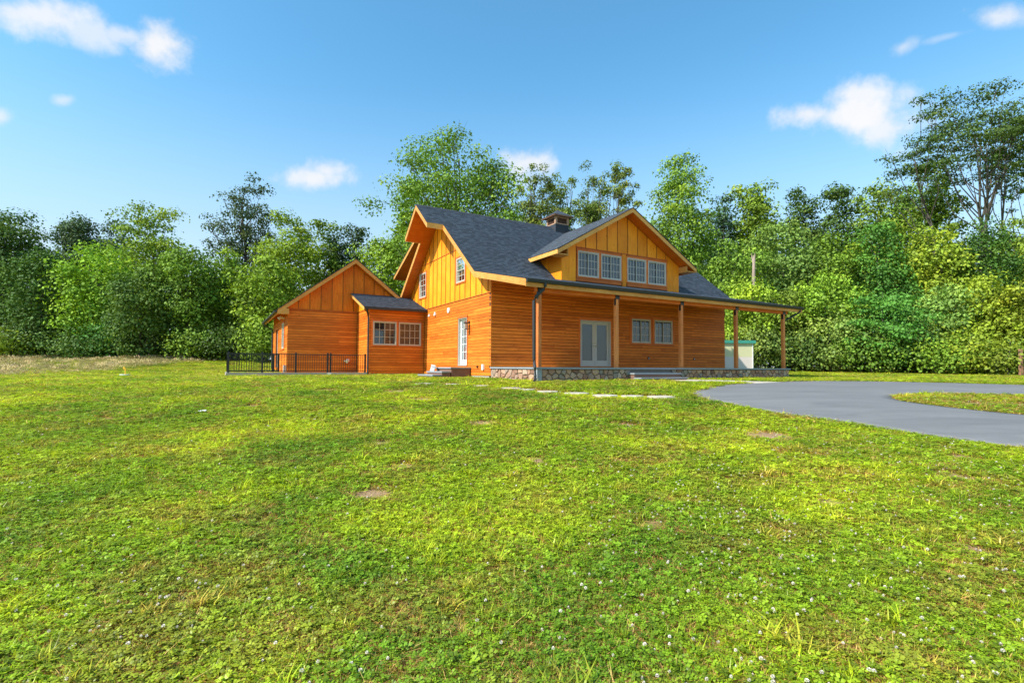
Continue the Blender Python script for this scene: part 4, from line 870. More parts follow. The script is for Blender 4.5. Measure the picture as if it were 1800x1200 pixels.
# stepping stones
SS = [(-2.87, 16.77, .55, 'fourth', 'pale flagstone nearest the side door steps, half sunk in the lawn'), (-1.85, 16.55, .5, '', 'flagstone of the path straight below the house corner, thinly grassed over'), (-.95, 15.95, .45, '', 'small flagstone of the path left of the porch corner downspout'),
      (-.03, 15.15, .55, '', 'flagstone of the path just left of the porch corner'), (.43, 14.72, .4, '', 'short flagstone touching the porch corner gap of the path'), (1.0, 14.22, .55, '', 'bright flagstone of the path in front of the first porch bay'),
      (1.72, 13.82, .6, '', 'larger flagstone of the path below the french door'), (2.43, 13.31, .62, '', 'flagstone of the path below the second porch post'), (3.1, 13.2, .5, '', 'brownish flagstone, next to last before the driveway'), (3.8, 13.1, .62, '', 'last flagstone of the path, closest to the driveway tip')]
for i, (x, y, w, _, lb) in enumerate(SS):
    r = random.Random(50 + i); n = 9; pts = [(math.cos(t) * w * .56 * r.uniform(.85, 1.1), math.sin(t) * w * .44 * r.uniform(.8, 1.1)) for t in [2 * math.pi * k / n for k in range(n)]]; z = float(H(x, y)) + .012
    mb = MB(); mb.hull([(px, py, -.05) for px, py in pts], [(px, py, .022) for px, py in pts]); mb.hull([(px, py, .022) for px, py in pts], [(px * .93, py * .93, .032) for px, py in pts])
    o = mb.build('stepping_stone', M['flag']); o.location = (x, y, z); tag(o, lb, 'stepping stone', 'flagstones set in the lawn before the house')
# cream shed with its green sheet roof
sh = empty('shed', (15.2, 38.2, -.4), math.radians(4)); tag(sh, 'small cream and white shed with flat teal roof beyond the porch', 'shed')
mb = MB(); mb.box(-1.2, 2.82, .0, 2.2, 0, 1.25); mb.build('lower_wall', M['pinkwhite'], sh)
mb = MB(); mb.box(-1.2, 2.82, .0, 2.2, 1.252, 2.25); mb.build('upper_wall', M['cream'], sh)
for x in (-.2, 1.35, 2.78): mb = MB(); mb.box(x, x + .06, -.03, -.002, 0, 2.24); mb.build('corner_strip', M['white'], sh)
mb = MB(); mb.hull([(-1.35, -.12, 2.26), (3.0, -.12, 2.26), (3.0, 2.3, 2.26), (-1.35, 2.3, 2.26)], [(-1.35, -.12, 2.48), (3.0, -.12, 2.48), (2.9, 2.3, 2.62), (-1.35, 2.3, 2.62)]); mb.build('roof', M['teal'], sh)
# dead snag, wooden post, utility flag, scrap
mb = MB(); mb.tube([(0, 0, -.3), (.03, 0, 4), (0, .02, 8.0), (.05, 0, 9.7), (.16, .03, 10.1)], [.20, .17, .14, .11, .05], 9); mb.tube([(.02, 0, 9.1), (-.12, 0, 9.8), (-.15, 0, 10.2)], [.08, .06, .03], 6)
o = mb.build('dead_trunk', M['snag'], smooth=True); o.location = (20.8, 44, -.2); tag(o, 'bleached bare dead trunk standing before the right wood', 'dead tree')
mb = MB(); mb.hull([(-.09, -.08, -.3), (.09, -.08, -.3), (.09, .08, -.3), (-.09, .08, -.3)], [(-.08, -.07, 1.7), (.08, -.07, 1.66), (.08, .07, 1.66), (-.08, .07, 1.72)])
o = mb.build('wooden_post', M['weathered']); o.location = (32.6, 32.9, -.39); tag(o, 'short weathered wooden post near the right edge of the lawn', 'post')
us = empty('utility_marker', (-17.6, 23.4, float(H(-17.6, 23.4)))); tag(us, 'yellow marker stake on a flat grey lid in the left lawn', 'marker')
mb = MB(); n = 14; cir = [(math.cos(2 * math.pi * k / n), math.sin(2 * math.pi * k / n)) for k in range(n)]; mb.hull([(x * .27, y * .27, -.1) for x, y in cir], [(x * .27, y * .27, .06) for x, y in cir]); mb.hull([(x * .23, y * .23, .06) for x, y in cir], [(x * .2, y * .2, .10) for x, y in cir]); mb.build('lid', M['greyplastic'], us)
mb = MB(); mb.box(-.02, .02, -.012, .012, .08, .38); mb.hull([(-.035, -.014, .30), (-.03, -.014, .44), (-.09, -.014, .45), (-.10, -.014, .36)], [(-.035, .014, .30), (-.03, .014, .44), (-.09, .014, .45), (-.10, .014, .36)]); mb.build('stake', M['yellow'], us)
mb = MB(); mb.hull([(-.07, -.04, 0), (.07, -.05, 0), (.08, .04, 0), (-.05, .05, 0)], [(-.06, -.03, .05), (.05, -.04, .03), (.07, .03, .06), (-.04, .04, .04)]); o = mb.build('scrap', M['white']); o.location = (-6.12, 10.19, -.93); tag(o, 'small white scrap lying on the left lawn', 'scrap')
for i, (a, b, lb) in enumerate(((-.55, 1.75, 'white scoop box leaning on the side door steps'),)):
    mb = MB(); mb.hull([(-.1, -.1, 0), (.1, -.1, 0), (.1, .1, 0), (-.1, .1, 0)], [(-.02, -.1, .28), (.14, -.1, .22), (.14, .1, .22), (-.02, .1, .28)]); mb.hull([(-.03, -.13, .225), (.16, -.13, .20), (.16, .13, .20), (-.03, .13, .225)], [(-.03, -.13, .30), (.16, -.13, .25), (.16, .13, .25), (-.03, .13, .30)]); o = mb.build('scoop_box', M['white']); o.location = hw(-1.25, 3.5, -.19); tag(o, lb, 'box')

# ------------------------------------------------------------------ trees
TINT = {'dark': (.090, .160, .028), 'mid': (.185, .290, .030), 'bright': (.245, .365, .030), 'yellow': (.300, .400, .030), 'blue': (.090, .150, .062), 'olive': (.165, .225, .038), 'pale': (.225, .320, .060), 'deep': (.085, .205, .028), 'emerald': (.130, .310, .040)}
#           leaves per m2, clump radius, squash, centre height, half height, leaf size, shell, ragged
KINDS = {'round': (105, .17, .75, .56, .46, .27, .55, .16), 'loose': (95, .14, .62, .56, .46, .27, .45, .30), 'vine': (115, .16, 1.15, .50, .50, .25, .70, .14), 'airy': (62, .12, .75, .60, .42, .26, .25, .25),
         'spread': (80, .095, .55, .60, .40, .27, .40, .12), 'sparse': (26, .13, .9, .62, .40, .20, .1, .4), 'umbrella': (82, .11, .26, .74, .28, .22, .35, .22), 'sumac': (110, .2, .30, .50, .45, .24, .6, .15), 'bush': (120, .22, .75, .42, .52, .24, .6, .15)}
def leaves(rr, C, R, n, size, squash, droop=.0):
    """n leaf faces per clump round centres C with radii R"""
    M_ = len(C); k = np.repeat(np.arange(M_), n); T = len(k)
    d = rr.normal(size=(T, 3)); d /= np.linalg.norm(d, axis=1)[:, None]; d[:, 2] = np.where((d[:, 2] < -.2) & (rr.random(T) < .6), -d[:, 2], d[:, 2])
    rad = R[k] * (rr.random(T) ** .38) * (1 + .07 * rr.normal(size=T)); P = C[k] + d * rad[:, None] * np.array([1, 1, squash])
    nn = d * .95 + rr.normal(size=(T, 3)) * .48 + np.array([0, 0, .40]); nn /= np.linalg.norm(nn, axis=1)[:, None]
    t = np.cross(nn, rr.normal(size=(T, 3))); t /= np.linalg.norm(t, axis=1)[:, None] + 1e-9; t[:, 2] -= droop; s = np.cross(nn, t)
    L_ = size * rr.uniform(.55, 1.3, T)[:, None]; W_ = L_ * rr.uniform(.32, .5, T)[:, None]
    V = np.stack([P - t * L_ * .5, P + s * W_, P + t * L_ * .5 - nn * L_ * .12, P - s * W_], 1).reshape(-1, 3)
    return V, np.arange(T * 4).reshape(-1, 4), rr.random(T), k
def tree(x, y, h, w, kind, tint, name, label, cat='tree', group=None, seed=0):
    rr = np.random.default_rng(seed); dens, cr, sq, ch, hh, size, shell, rag = KINDS[kind]; g = float(H(x, y)); rx = w / 2
    root = empty(name, (x, y, g)); tag(root, label, cat, group)
    crown_h = hh * h; zc = ch * h; clr = max(.45, cr * rx * 2 * (1.22 if kind in ('round', 'loose', 'vine', 'spread', 'bush') else 1))
    M_ = int({'round': 1.25, 'loose': 1.3, 'vine': 1.2, 'airy': 1.1, 'spread': 1.2, 'sparse': 1.6, 'umbrella': 1.05, 'sumac': 1.1, 'bush': 1.0}[kind] * 5.2 * (rx * crown_h) / (clr ** 2)) ; M_ = int(np.clip(M_, 18, 170))
    d = rr.normal(size=(M_, 3)); d /= np.linalg.norm(d, axis=1)[:, None]
    rad = shell + (1 - shell) * rr.random(M_) ** .5
    if kind in ('sparse', 'airy'): rad = rr.random(M_) ** .45
    lob = 1 + rag * np.sin(d[:, 0] * 3.1 + rr.uniform(0, 6)) * np.cos(d[:, 2] * 4 + rr.uniform(0, 6)) + rag * .5 * rr.normal(size=M_)
    C = d * (rad * lob)[:, None] * np.array([rx - clr * .5, rx - clr * .5, crown_h - clr * .4])
    tp = 1.0 - np.clip(C[:, 2] / crown_h, 0, 1) ** 2 * (.30 if kind in ('airy', 'loose') else .1)
    if kind == 'sparse':
        C[:, 0] *= .55 + .45 * np.clip(C[:, 2] / crown_h + .6, 0, 1)
    C[:, :2] *= tp[:, None]
    if kind == 'umbrella': C[:, 2] = np.abs(C[:, 2]) * .9 * (1 - .45 * (np.hypot(C[:, 0], C[:, 1]) / rx) ** 2) - crown_h * .45 * (rr.random(M_) < .3)
    if kind == 'loose':   # a few leading shoots
        q = rr.choice(M_, 5); C[q, 2] = crown_h * rr.uniform(.85, 1.08, 5); C[q, :2] *= .6
    C[:, 2] += zc; C[:, 2] = np.maximum(C[:, 2], clr * .4); C[:, 2] = np.minimum(C[:, 2], h - clr * sq * .6)
    R = clr * rr.uniform(.65, 1.25, M_)
    n = max(12, int(dens * (math.pi * rx * crown_h) * 1.0 / M_)) if kind not in ('sparse',) else 110
    n = int(n * (2.0 if y < 45 else 1.5 if y < 55 else 1.05)); sz = size * (.74 if y < 45 else .86 if y < 56 else 1.05)
    V, Fc, r1, k = leaves(rr, C, R, n, sz, sq, .25 if kind in ('umbrella', 'sumac') else .05)
    if len(Fc) < 60000 and kind not in ('sparse', 'umbrella', 'airy'):      # inner leaves close the crown, their shade painted in as a darker tone
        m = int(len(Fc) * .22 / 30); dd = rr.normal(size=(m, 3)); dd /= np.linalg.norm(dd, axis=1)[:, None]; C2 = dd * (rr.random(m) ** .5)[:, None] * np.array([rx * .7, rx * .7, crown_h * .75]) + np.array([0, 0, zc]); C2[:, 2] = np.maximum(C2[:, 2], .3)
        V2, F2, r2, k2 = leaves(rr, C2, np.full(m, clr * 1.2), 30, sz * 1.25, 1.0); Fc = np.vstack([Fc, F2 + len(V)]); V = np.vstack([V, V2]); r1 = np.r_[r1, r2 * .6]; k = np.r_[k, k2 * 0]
    cl = rr.random(M_); V[:, 2] = np.maximum(V[:, 2], .0)
    cro = link('crown', arr_mesh('crown', V, Fc, M['leaf'], {'rnd': ('FACE', r1), 'clump': ('FACE', cl[k])}), root)
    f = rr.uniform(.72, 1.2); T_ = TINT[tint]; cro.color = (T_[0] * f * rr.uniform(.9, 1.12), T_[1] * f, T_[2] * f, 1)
    mb = MB(); tr_ = max(.10, h * (.014 if kind not in ('umbrella', 'sparse') else .0085)); nb = {'sparse': 60, 'airy': 60, 'umbrella': 46, 'spread': 60}.get(kind, 16)
    if kind == 'bush': nb = 6
    stems = [(0, 0)] if kind not in ('umbrella', 'sparse') else [(rr.uniform(-.12, .12) * w, rr.uniform(-.1, .1) * w) for _ in range(5 if kind == 'umbrella' else 4)]
    tops = []
    for sx, sy in stems:
        ex, ey = (sx * 2.6, sy * 2.6) if len(stems) > 1 else (rr.uniform(-.05, .05) * w, 0); zt = h * (.86 if kind != 'umbrella' else .80); q = []
        for u in np.linspace(0, 1, 7): q.append((sx * (1 - u) + ex * u + rr.normal() * .012 * h * (0 < u), sy * (1 - u) + ey * u + rr.normal() * .008 * h * (0 < u), -.4 + (zt + .4) * u))
        mb.tube(q, [tr_ * (1 - .86 * u) for u in np.linspace(0, 1, 7)], 7, cap=False); tops.append(q)
    sel = rr.choice(M_, min(nb, M_), replace=False)
    for i in sel:
        c = C[i]; q = tops[np.argmin([math.hypot(t[4][0] - c[0], t[4][1] - c[1]) for t in tops])]; zb = max(h * .12, c[2] - abs(rr.normal(.22, .05)) * h * .8 - .25 * math.hypot(c[0], c[1])); qz = np.array([p[2] for p in q]); zb = min(zb, qz[-1])
        b0 = np.array([np.interp(zb, qz, [p[0] for p in q]), np.interp(zb, qz, [p[1] for p in q]), zb]); mid = b0 * .45 + c * .55 + np.array([0, 0, -.04 * h]) + rr.normal(size=3) * .10
        r0 = tr_ * .42 * (1 - .6 * zb / h); mb.tube([b0, mid, c], [r0, r0 * .6, r0 * .2], 5, cap=False)
        if kind in ('sparse', 'umbrella', 'airy', 'spread'):
            for _ in range(3): e = c + np.clip(rr.normal(size=3), -1.5, 1.5) * R[i] * .45; mb.tube([mid * .3 + c * .7, e], [r0 * .28, r0 * .1], 4, cap=False)
    mb.build('trunk' if kind != 'bush' else 'stem', M['bark'], root, smooth=True)
    return root
TREES = [
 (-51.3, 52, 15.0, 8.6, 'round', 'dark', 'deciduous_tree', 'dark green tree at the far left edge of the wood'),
 (-59.6, 70, 20.1, 8.5, 'round', 'blue', 'deciduous_tree', 'distant blue-green round tree top showing above the left wood'),
 (-56.0, 72, 19.4, 7.2, 'round', 'blue', 'deciduous_tree', 'second distant blue-green tree top, smaller, beside the round one'),
 (-38.3, 54, 16.0, 9.0, 'loose', 'mid', 'deciduous_tree', 'mid green tree with ragged pointed top, tallest of the left mass'),
 (-37.8, 46, 10.4, 7.6, 'round', 'bright', 'deciduous_tree', 'bright green tree with drooping lit boughs above the tan meadow'),
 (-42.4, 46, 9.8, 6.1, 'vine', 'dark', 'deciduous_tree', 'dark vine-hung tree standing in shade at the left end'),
 (-28.7, 45, 10.2, 7.5, 'round', 'mid', 'deciduous_tree', 'broad tree with yellow tips left of the black fence'),
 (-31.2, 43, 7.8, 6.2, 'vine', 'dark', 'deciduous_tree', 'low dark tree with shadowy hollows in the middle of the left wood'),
 (-34.8, 66, 24.4, 10.2, 'airy', 'blue', 'tall_tree', 'tall slender blue-green tree rising left of the wing gable'),
 (-26.9, 48, 10.3, 5.3, 'loose', 'mid', 'deciduous_tree', 'thin-leaved tree between the slender tall one and its broad neighbour'),
 (-23.6, 54, 15.5, 7.2, 'round', 'yellow', 'deciduous_tree', 'yellow-topped tree just left of the wing roof'),
 (-21.9, 60, 16.3, 6.0, 'loose', 'mid', 'deciduous_tree', 'darker green tree with ragged crown beside the yellow-topped one'),
 (-21.4, 45, 9.2, 6.5, 'round', 'bright', 'deciduous_tree', 'bright green full tree right behind the wing corner'),
 (-19.1, 62, 16.3, 6.9, 'loose', 'blue', 'deciduous_tree', 'faint blue-green tree in the gap left of the main gable'),
 (-13.0, 50, 12.4, 6.1, 'round', 'bright', 'deciduous_tree', 'fresh green bushy tree between wing roof and main gable'),
 (-11.3, 56, 19.5, 6.8, 'loose', 'mid', 'deciduous_tree', 'green tree half hidden behind the main gable peak'),
 (-5.7, 50, 23.5, 15.8, 'spread', 'mid', 'big_tree', 'largest spreading tree, rising behind the main roof'),
 (2.7, 60, 23.9, 6.0, 'sparse', 'olive', 'thin_tree', 'thin open tree with bare twigs left of the cupola'),
 (5.8, 62, 25.1, 6.2, 'sparse', 'olive', 'thin_tree', 'thin sparsely leaved tree directly behind the cupola'),
 (9.8, 61, 24.6, 6.4, 'sparse', 'olive', 'thin_tree', 'thin open tree right of the cupola with browned leaves'),
 (13.1, 60, 23.6, 5.3, 'sparse', 'olive', 'thin_tree', 'nearly bare thin tree above the dormer peak'),
 (17.3, 53, 22.1, 8.8, 'loose', 'mid', 'deciduous_tree', 'tall layered tree right of the dormer peak'),
 (25.5, 62, 21.0, 6.2, 'loose', 'blue', 'deciduous_tree', 'dim narrow tree in the dip right of the layered tree'),
 (29.3, 62, 23.6, 7.6, 'round', 'bright', 'deciduous_tree', 'sunny yellow-green tree top above the bare snag'),
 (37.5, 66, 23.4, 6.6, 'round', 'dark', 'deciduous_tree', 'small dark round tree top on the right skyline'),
 (26.5, 50, 14.1, 9.4, 'round', 'pale', 'deciduous_tree', 'pale green rounded tree behind the right porch roof'),
 (20.9, 48, 12.1, 6.9, 'round', 'mid', 'deciduous_tree', 'mid green tree just right of the dormer roof'),
 (39.5, 62, 21.8, 7.6, 'loose', 'dark', 'deciduous_tree', 'dark tree top with upright sprigs on the right skyline'),
 (43.3, 60, 21.6, 8.0, 'loose', 'mid', 'deciduous_tree', 'feathery topped tree between the dark sprigs and the tall airy tree'),
 (33.1, 46, 13.8, 5.6, 'vine', 'deep', 'vine_covered_tree', 'tree smothered in deep green vines near the middle of the right wood'),
 (29.7, 48, 12.7, 6.4, 'round', 'bright', 'deciduous_tree', 'bright green tree left of the vine-smothered one'),
 (46.6, 56, 22.6, 6.8, 'loose', 'mid', 'deciduous_tree', 'leaning green tree just left of the tall airy tree'),
 (45.1, 50, 28.2, 13.8, 'umbrella', 'dark', 'tall_airy_tree', 'tall open tree with bare trunks and flat feathery top'),
 (50.5, 49, 26.6, 8.1, 'umbrella', 'dark', 'tall_airy_tree', 'second tall airy tree cut by the right edge of the view'),
 (41.1, 44, 13.4, 4.9, 'vine', 'deep', 'vine_covered_tree', 'dark vine column under the tall airy tree'),
 (38.0, 46, 13.0, 7.1, 'round', 'bright', 'deciduous_tree', 'bright leafy tree left of the dark vine column'),
 (46.3, 46, 13.8, 6.1, 'loose', 'mid', 'deciduous_tree', 'green tree at the right edge below the airy crowns'),
 (51.0, 66, 23.6, 6.6, 'round', 'mid', 'deciduous_tree', 'small skyline tree peeping between feathery and leaning trees'),
 (20.0, 43, 7.7, 5.7, 'round', 'yellow', 'young_tree', 'young yellow-tipped tree behind the right porch roof line'),
 (22.7, 43, 7.1, 5.7, 'round', 'mid', 'young_tree', 'young green tree behind the last porch post'),
 (25.7, 42, 8.1, 6.0, 'round', 'bright', 'young_tree', 'young bright tree right of the porch roof end'),
 (27.7, 38, 7.0, 6.3, 'sumac', 'emerald', 'feathery_shrub', 'emerald feathery sumac-like shrub tree in front of the right wood'),
 (32.6, 39, 6.8, 4.8, 'round', 'pale', 'young_tree', 'pale large-leaved young tree beside the emerald feathery one'),
 (34.9, 38, 7.3, 5.1, 'round', 'yellow', 'young_tree', 'yellow-green young tree near the right edge'),
 (36.7, 36, 7.2, 5.2, 'round', 'yellow', 'young_tree', 'yellow-green young tree filling the right edge'),
]
BUSHES = [
 (-43.0, 44, 2.3, 4.4, 'yellow', 'low yellow-green bush at the far left behind the tan meadow'),
 (-42.4, 46, 3.9, 5.6, 'dark', 'dark bramble mound left of the low trees'),
 (-36.6, 44, 2.1, 5.8, 'dark', 'dark low bush behind the meadow grass'),
 (-34.3, 45, 3.6, 6.0, 'deep', 'deep green bush in the hollow of the left wood'),
 (-30.5, 45, 2.6, 5.5, 'dark', 'dark bush at the foot of the broad tree'),
 (-26.9, 44, 2.9, 5.4, 'mid', 'mid green bush left of the fence end'),
 (-23.7, 44, 3.2, 5.4, 'dark', 'dark bush right behind the fence end'),
 (-20.8, 43, 4.4, 4.3, 'bright', 'bright bush against the wing corner'),
 (17.5, 45, 4.6, 5.5, 'mid', 'green bush behind the cream shed'),
 (20.1, 42, 4.1, 4.2, 'pale', 'pale leafy bush right of the cream shed'),
 (22.5, 41, 3.4, 5.0, 'dark', 'dark bush behind the porch end post'),
 (24.9, 40, 4.9, 5.3, 'pale', 'pale leafy bush right of the porch end'),
 (26.6, 38, 3.0, 4.6, 'mid', 'low green bush under the feathery shrub'),
 (29.1, 38, 4.1, 4.6, 'dark', 'shaded bush right of the feathery shrub'),
 (29.6, 36, 2.9, 4.4, 'bright', 'bright creeping bush at the lawn edge'),
 (32.0, 36, 3.5, 4.8, 'yellow', 'yellow-green bush behind the creeping one'),
 (32.8, 34, 2.7, 4.5, 'mid', 'green bush beside the short wooden post'),
 (36.2, 35, 3.9, 4.7, 'yellow', 'yellow-green bush at the right edge'),
]
for i, (x, y, h, w, k, ti, nm, lb) in enumerate(TREES): tree(x, y, h, w, k, ti, nm, lb, group='trees at the edge of the wood', seed=100 + i)
for i, (x, y, h, w, ti, lb) in enumerate(BUSHES): tree(x, y, h, w * 1.15, 'bush', ti, 'bush', lb, cat='bush', group='bushes at the foot of the wood', seed=300 + i)

# the wood farther back, one mass nobody could count
rr = np.random.default_rng(11); n = 900
X = rr.uniform(-115, 125, n); Y = rr.uniform(72, 88, n); top = np.interp(X, [-115, -60, -32, -18, -5, 12, 28, 50, 125], [19, 17, 15, 12, 14, 15, 21, 22, 23]) * (.90 + .07 * np.sin(X * .45) + .05 * np.sin(X * 1.1 + 2)); Z = 1 + (top - 3) * rr.random(n) ** .8; C = np.column_stack([X, Y, Z])
V, Fc, r1, k = leaves(rr, C, rr.uniform(1.6, 3.2, n), 110, .85, .55); cl = rr.random(n)
wd = link('far_wood', arr_mesh('far_wood', V, Fc, M['leaf'], {'rnd': ('FACE', r1), 'clump': ('FACE', cl[k])})); wd.color = (.11, .22, .05, 1); tag(wd, 'dim mass of woodland behind the first trees', 'woodland', kind='stuff')
# tangled undergrowth that closes the foot of the wood
pts = []
for x, y in [(-62, 58), (-50, 50), (-38, 47), (-26, 48), (-14, 50), (-4, 52), (8, 52), (20, 47), (28, 43), (36, 37), (46, 33)]: pts.append((x, y))
pts = np.array(pts, float); s = np.linspace(0, len(pts) - 1, 260); X = np.interp(s, range(len(pts)), pts[:, 0]) + rr.normal(size=260) * .8; Y = np.interp(s, range(len(pts)), pts[:, 1]) + rr.uniform(-1.6, 1.5, 260)
Z = H(X, Y) + rr.uniform(.2, 1.3, 260) ** 1.3; V, Fc, r1, k = leaves(rr, np.column_stack([X, Y, Z]), rr.uniform(.7, 1.3, 260), 260, .22, .8); cl = rr.random(260)
uw = link('undergrowth', arr_mesh('undergrowth', V, Fc, M['leaf'], {'rnd': ('FACE', r1), 'clump': ('FACE', cl[k])})); uw.color = (.14, .27, .035, 1); tag(uw, 'tangled undergrowth along the foot of the wood', 'undergrowth', kind='stuff')

# ------------------------------------------------------------------ lawn plants: small tufts spread over the lawn by geometry nodes
PROTO = bpy.data.collections.new('lawn_plants')      # never linked to the scene
def proto(name, V, F, mats, mi=None, rnd=None):
    me = bpy.data.meshes.new(name); me.from_pydata([tuple(v) for v in V], [], [tuple(f) for f in F])
    for m in mats: me.materials.append(m)
    if mi: me.polygons.foreach_set('material_index', mi)
    at = me.attributes.new('rnd', 'FLOAT', 'FACE'); at.data.foreach_set('value', rnd or [0.5] * len(F))
    o = bpy.data.objects.new(name, me); return o
def blade_geo(r, V, F, MI, R, n, hmin, hmax, spread, w, mi, lean=.6):
    for _ in range(n):
        x, y = r.gauss(0, spread), r.gauss(0, spread); a = r.uniform(0, 6.283); h = r.uniform(hmin, hmax); l = r.uniform(.15, lean) * h; dx, dy = math.cos(a), math.sin(a); px, py = -dy * w / 2, dx * w / 2; k = len(V)
        for u, ww in ((0, 1), (.55, .8)): V += [(x + dx * l * u * u + px * ww, y + dy * l * u * u + py * ww, h * u - .004), (x + dx * l * u * u - px * ww, y + dy * l * u * u - py * ww, h * u - .004)]
        V.append((x + dx * l * 1.35, y + dy * l * 1.35, h * .92)); F += [(k, k + 1, k + 3, k + 2), (k + 2, k + 3, k + 4)]; MI += [mi, mi]; q = r.random(); R += [q, q]
def clover_geo(r, V, F, MI, R, n, spread):
    for _ in range(n):
        x, y = r.gauss(0, spread), r.gauss(0, spread); z = r.uniform(.012, .042); s = r.uniform(.007, .0125); a0 = r.uniform(0, 6.28); tx, ty = r.gauss(0, .28), r.gauss(0, .28); q = r.random()
        for j in range(3):
            a = a0 + j * 2.094; c, d = math.cos(a), math.sin(a); k = len(V)
            for u, v_ in ((.1, 0), (1.0, .75), (1.75, .25), (1.75, -.25), (1.0, -.75)): X_ = x + s * (c * u - d * v_); Y_ = y + s * (d * u + c * v_); V.append((X_, Y_, z + (X_ - x) * tx + (Y_ - y) * ty + s * .25 * (abs(v_))))
            F.append((k, k + 1, k + 2, k + 3, k + 4)); MI.append(mi_c); R.append(q)
mi_c = 1
def build_protos():
    r = random.Random(5)
    specs = [('a', 7, 6, 2), ('b', 9, 3, 3), ('c', 4, 12, 2), ('d', 2, 17, 3), ('e', 10, 2, 5), ('f', 5, 9, 2)]
    for nm, nc, nb, nd in specs:
        V, F, MI, R = [], [], [], []
        clover_geo(r, V, F, MI, R, nc, .035); blade_geo(r, V, F, MI, R, nb, .025, .06, .03, .0045, 0); blade_geo(r, V, F, MI, R, nd, .02, .05, .03, .003, 2, 1.6)
        PROTO.objects.link(proto('p0_' + nm, V, F, [M['blade'], M['clover'], M['dry']], MI, R))
    for nm in 'gh':     # dry thatch, low
        V, F, MI, R = [], [], [], []; blade_geo(r, V, F, MI, R, 16, .012, .040, .040, .0040, 2, 3.2); blade_geo(r, V, F, MI, R, 3, .02, .04, .03, .004, 0)
        PROTO.objects.link(proto('p1_' + nm, V, F, [M['blade'], M['clover'], M['dry']], MI, R))
    V, F, MI, R = [], [], [], []; blade_geo(r, V, F, MI, R, 26, .06, .12, .025, .007, 0, 1.3); PROTO.objects.link(proto('p2_coarse', V, F, [M['blade'], M['clover'], M['dry']], MI, R))
    for nm in 'ij':      # clover flower heads
        V, F, MI, R = [], [], [], []; x, y, z = 0, 0, r.uniform(.045, .075)
        V += [(-.001, 0, 0), (.001, 0, 0), (.001, 0, z), (-.001, 0, z)]; F.append((0, 1, 2, 3)); MI.append(0); R.append(.5)
        for j in range(26):
            a = j * 2.4; u = -.3 + 1.3 * j / 26; c = math.sqrt(max(0, 1 - u * u)); dx, dy, dz = math.cos(a) * c, math.sin(a) * c, u; k = len(V); t = Vector((dx, dy, dz)); s_ = t.cross(Vector((.1, .3, 1))).normalized() * .0022; p0 = Vector((0, 0, z)) + t * .0025; p1 = Vector((0, 0, z)) + t * .0092
            V += [tuple(p0), tuple(p1 + s_), tuple(p1 + t * .002), tuple(p1 - s_)]; F.append((k, k + 1, k + 2, k + 3)); MI.append(3); R.append(r.random())
        PROTO.objects.link(proto('p3_' + nm, V, F, [M['blade'], M['clover'], M['dry'], M['petal']], MI, R))
    V, F, MI, R = [], [], [], []; blade_geo(r, V, F, MI, R, 46, .35, .85, .10, .010, 0, .35)
    for _ in range(20):
        x, y, z = r.gauss(0, .14), r.gauss(0, .14), r.uniform(.55, .95); k = len(V); V += [(x - .010, y, z - .06), (x + .010, y, z - .06), (x + .014, y + .004, z + .02), (x, y, z + .08), (x - .014, y, z + .02)]; F.append((k, k + 1, k + 2, k + 3, k + 4)); MI.append(0); R.append(.5)
    PROTO.objects.link(proto('p4_straw', V, F, [M['straw']], MI, R))
build_protos()    # sorted names: 0-5 mixed, 6-7 thatch, 8 coarse, 9-10 flowers, 11 straw

def scatter(name, P, idx, scl, rot, label, cat):
    me = bpy.data.meshes.new(name); me.vertices.add(len(P)); me.vertices.foreach_set('co', np.asarray(P, np.float32).ravel())
    a = me.attributes.new('idx', 'INT', 'POINT'); a.data.foreach_set('value', idx.astype(np.int32))
    a = me.attributes.new('scl', 'FLOAT_VECTOR', 'POINT'); a.data.foreach_set('vector', np.asarray(scl, np.float32).ravel())
    a = me.attributes.new('rot', 'FLOAT_VECTOR', 'POINT'); a.data.foreach_set('vector', np.asarray(rot, np.float32).ravel())
    o = link(name, me); tag(o, label, cat, kind='stuff')
    ng = bpy.data.node_groups.new(name, 'GeometryNodeTree'); ng.interface.new_socket('Geometry', in_out='INPUT', socket_type='NodeSocketGeometry'); ng.interface.new_socket('Geometry', in_out='OUTPUT', socket_type='NodeSocketGeometry')
    gi = ng.nodes.new('NodeGroupInput'); go = ng.nodes.new('NodeGroupOutput'); ip = ng.nodes.new('GeometryNodeInstanceOnPoints'); ci = ng.nodes.new('GeometryNodeCollectionInfo')
    ci.inputs['Collection'].default_value = PROTO; ci.inputs['Separate Children'].default_value = True; ci.inputs['Reset Children'].default_value = True; ip.inputs['Pick Instance'].default_value = True
    def nat(nm, ty): q = ng.nodes.new('GeometryNodeInputNamedAttribute'); q.data_type = ty; q.inputs[0].default_value = nm; return q.outputs[0]
    l = ng.links.new; l(gi.outputs[0], ip.inputs['Points']); l(ci.outputs[0], ip.inputs['Instance']); l(nat('idx', 'INT'), ip.inputs['Instance Index']); l(nat('scl', 'FLOAT_VECTOR'), ip.inputs['Scale'])
    er = ng.nodes.new('FunctionNodeEulerToRotation'); l(nat('rot', 'FLOAT_VECTOR'), er.inputs[0]); l(er.outputs[0], ip.inputs['Rotation']); l(ip.outputs[0], go.inputs[0])
    md = o.modifiers.new('scatter', 'NODES'); md.node_group = ng; return o
rr = np.random.default_rng(77)
HOUSE_POLY = [hw(a, b)[:2] for a, b in ((.0, -3.66), (15.05, -3.66), (15.05, 10.8), (.2, 10.8), (.2, 19), (-6.75, 19), (-6.75, 10.7), (-9.6, 10.7), (-9.6, 7.98), (-3.1, 7.98), (-.02, 8.0), (-.02, 3.8), (-1.85, 3.8), (-1.85, 1.9), (-.02, 1.9))]
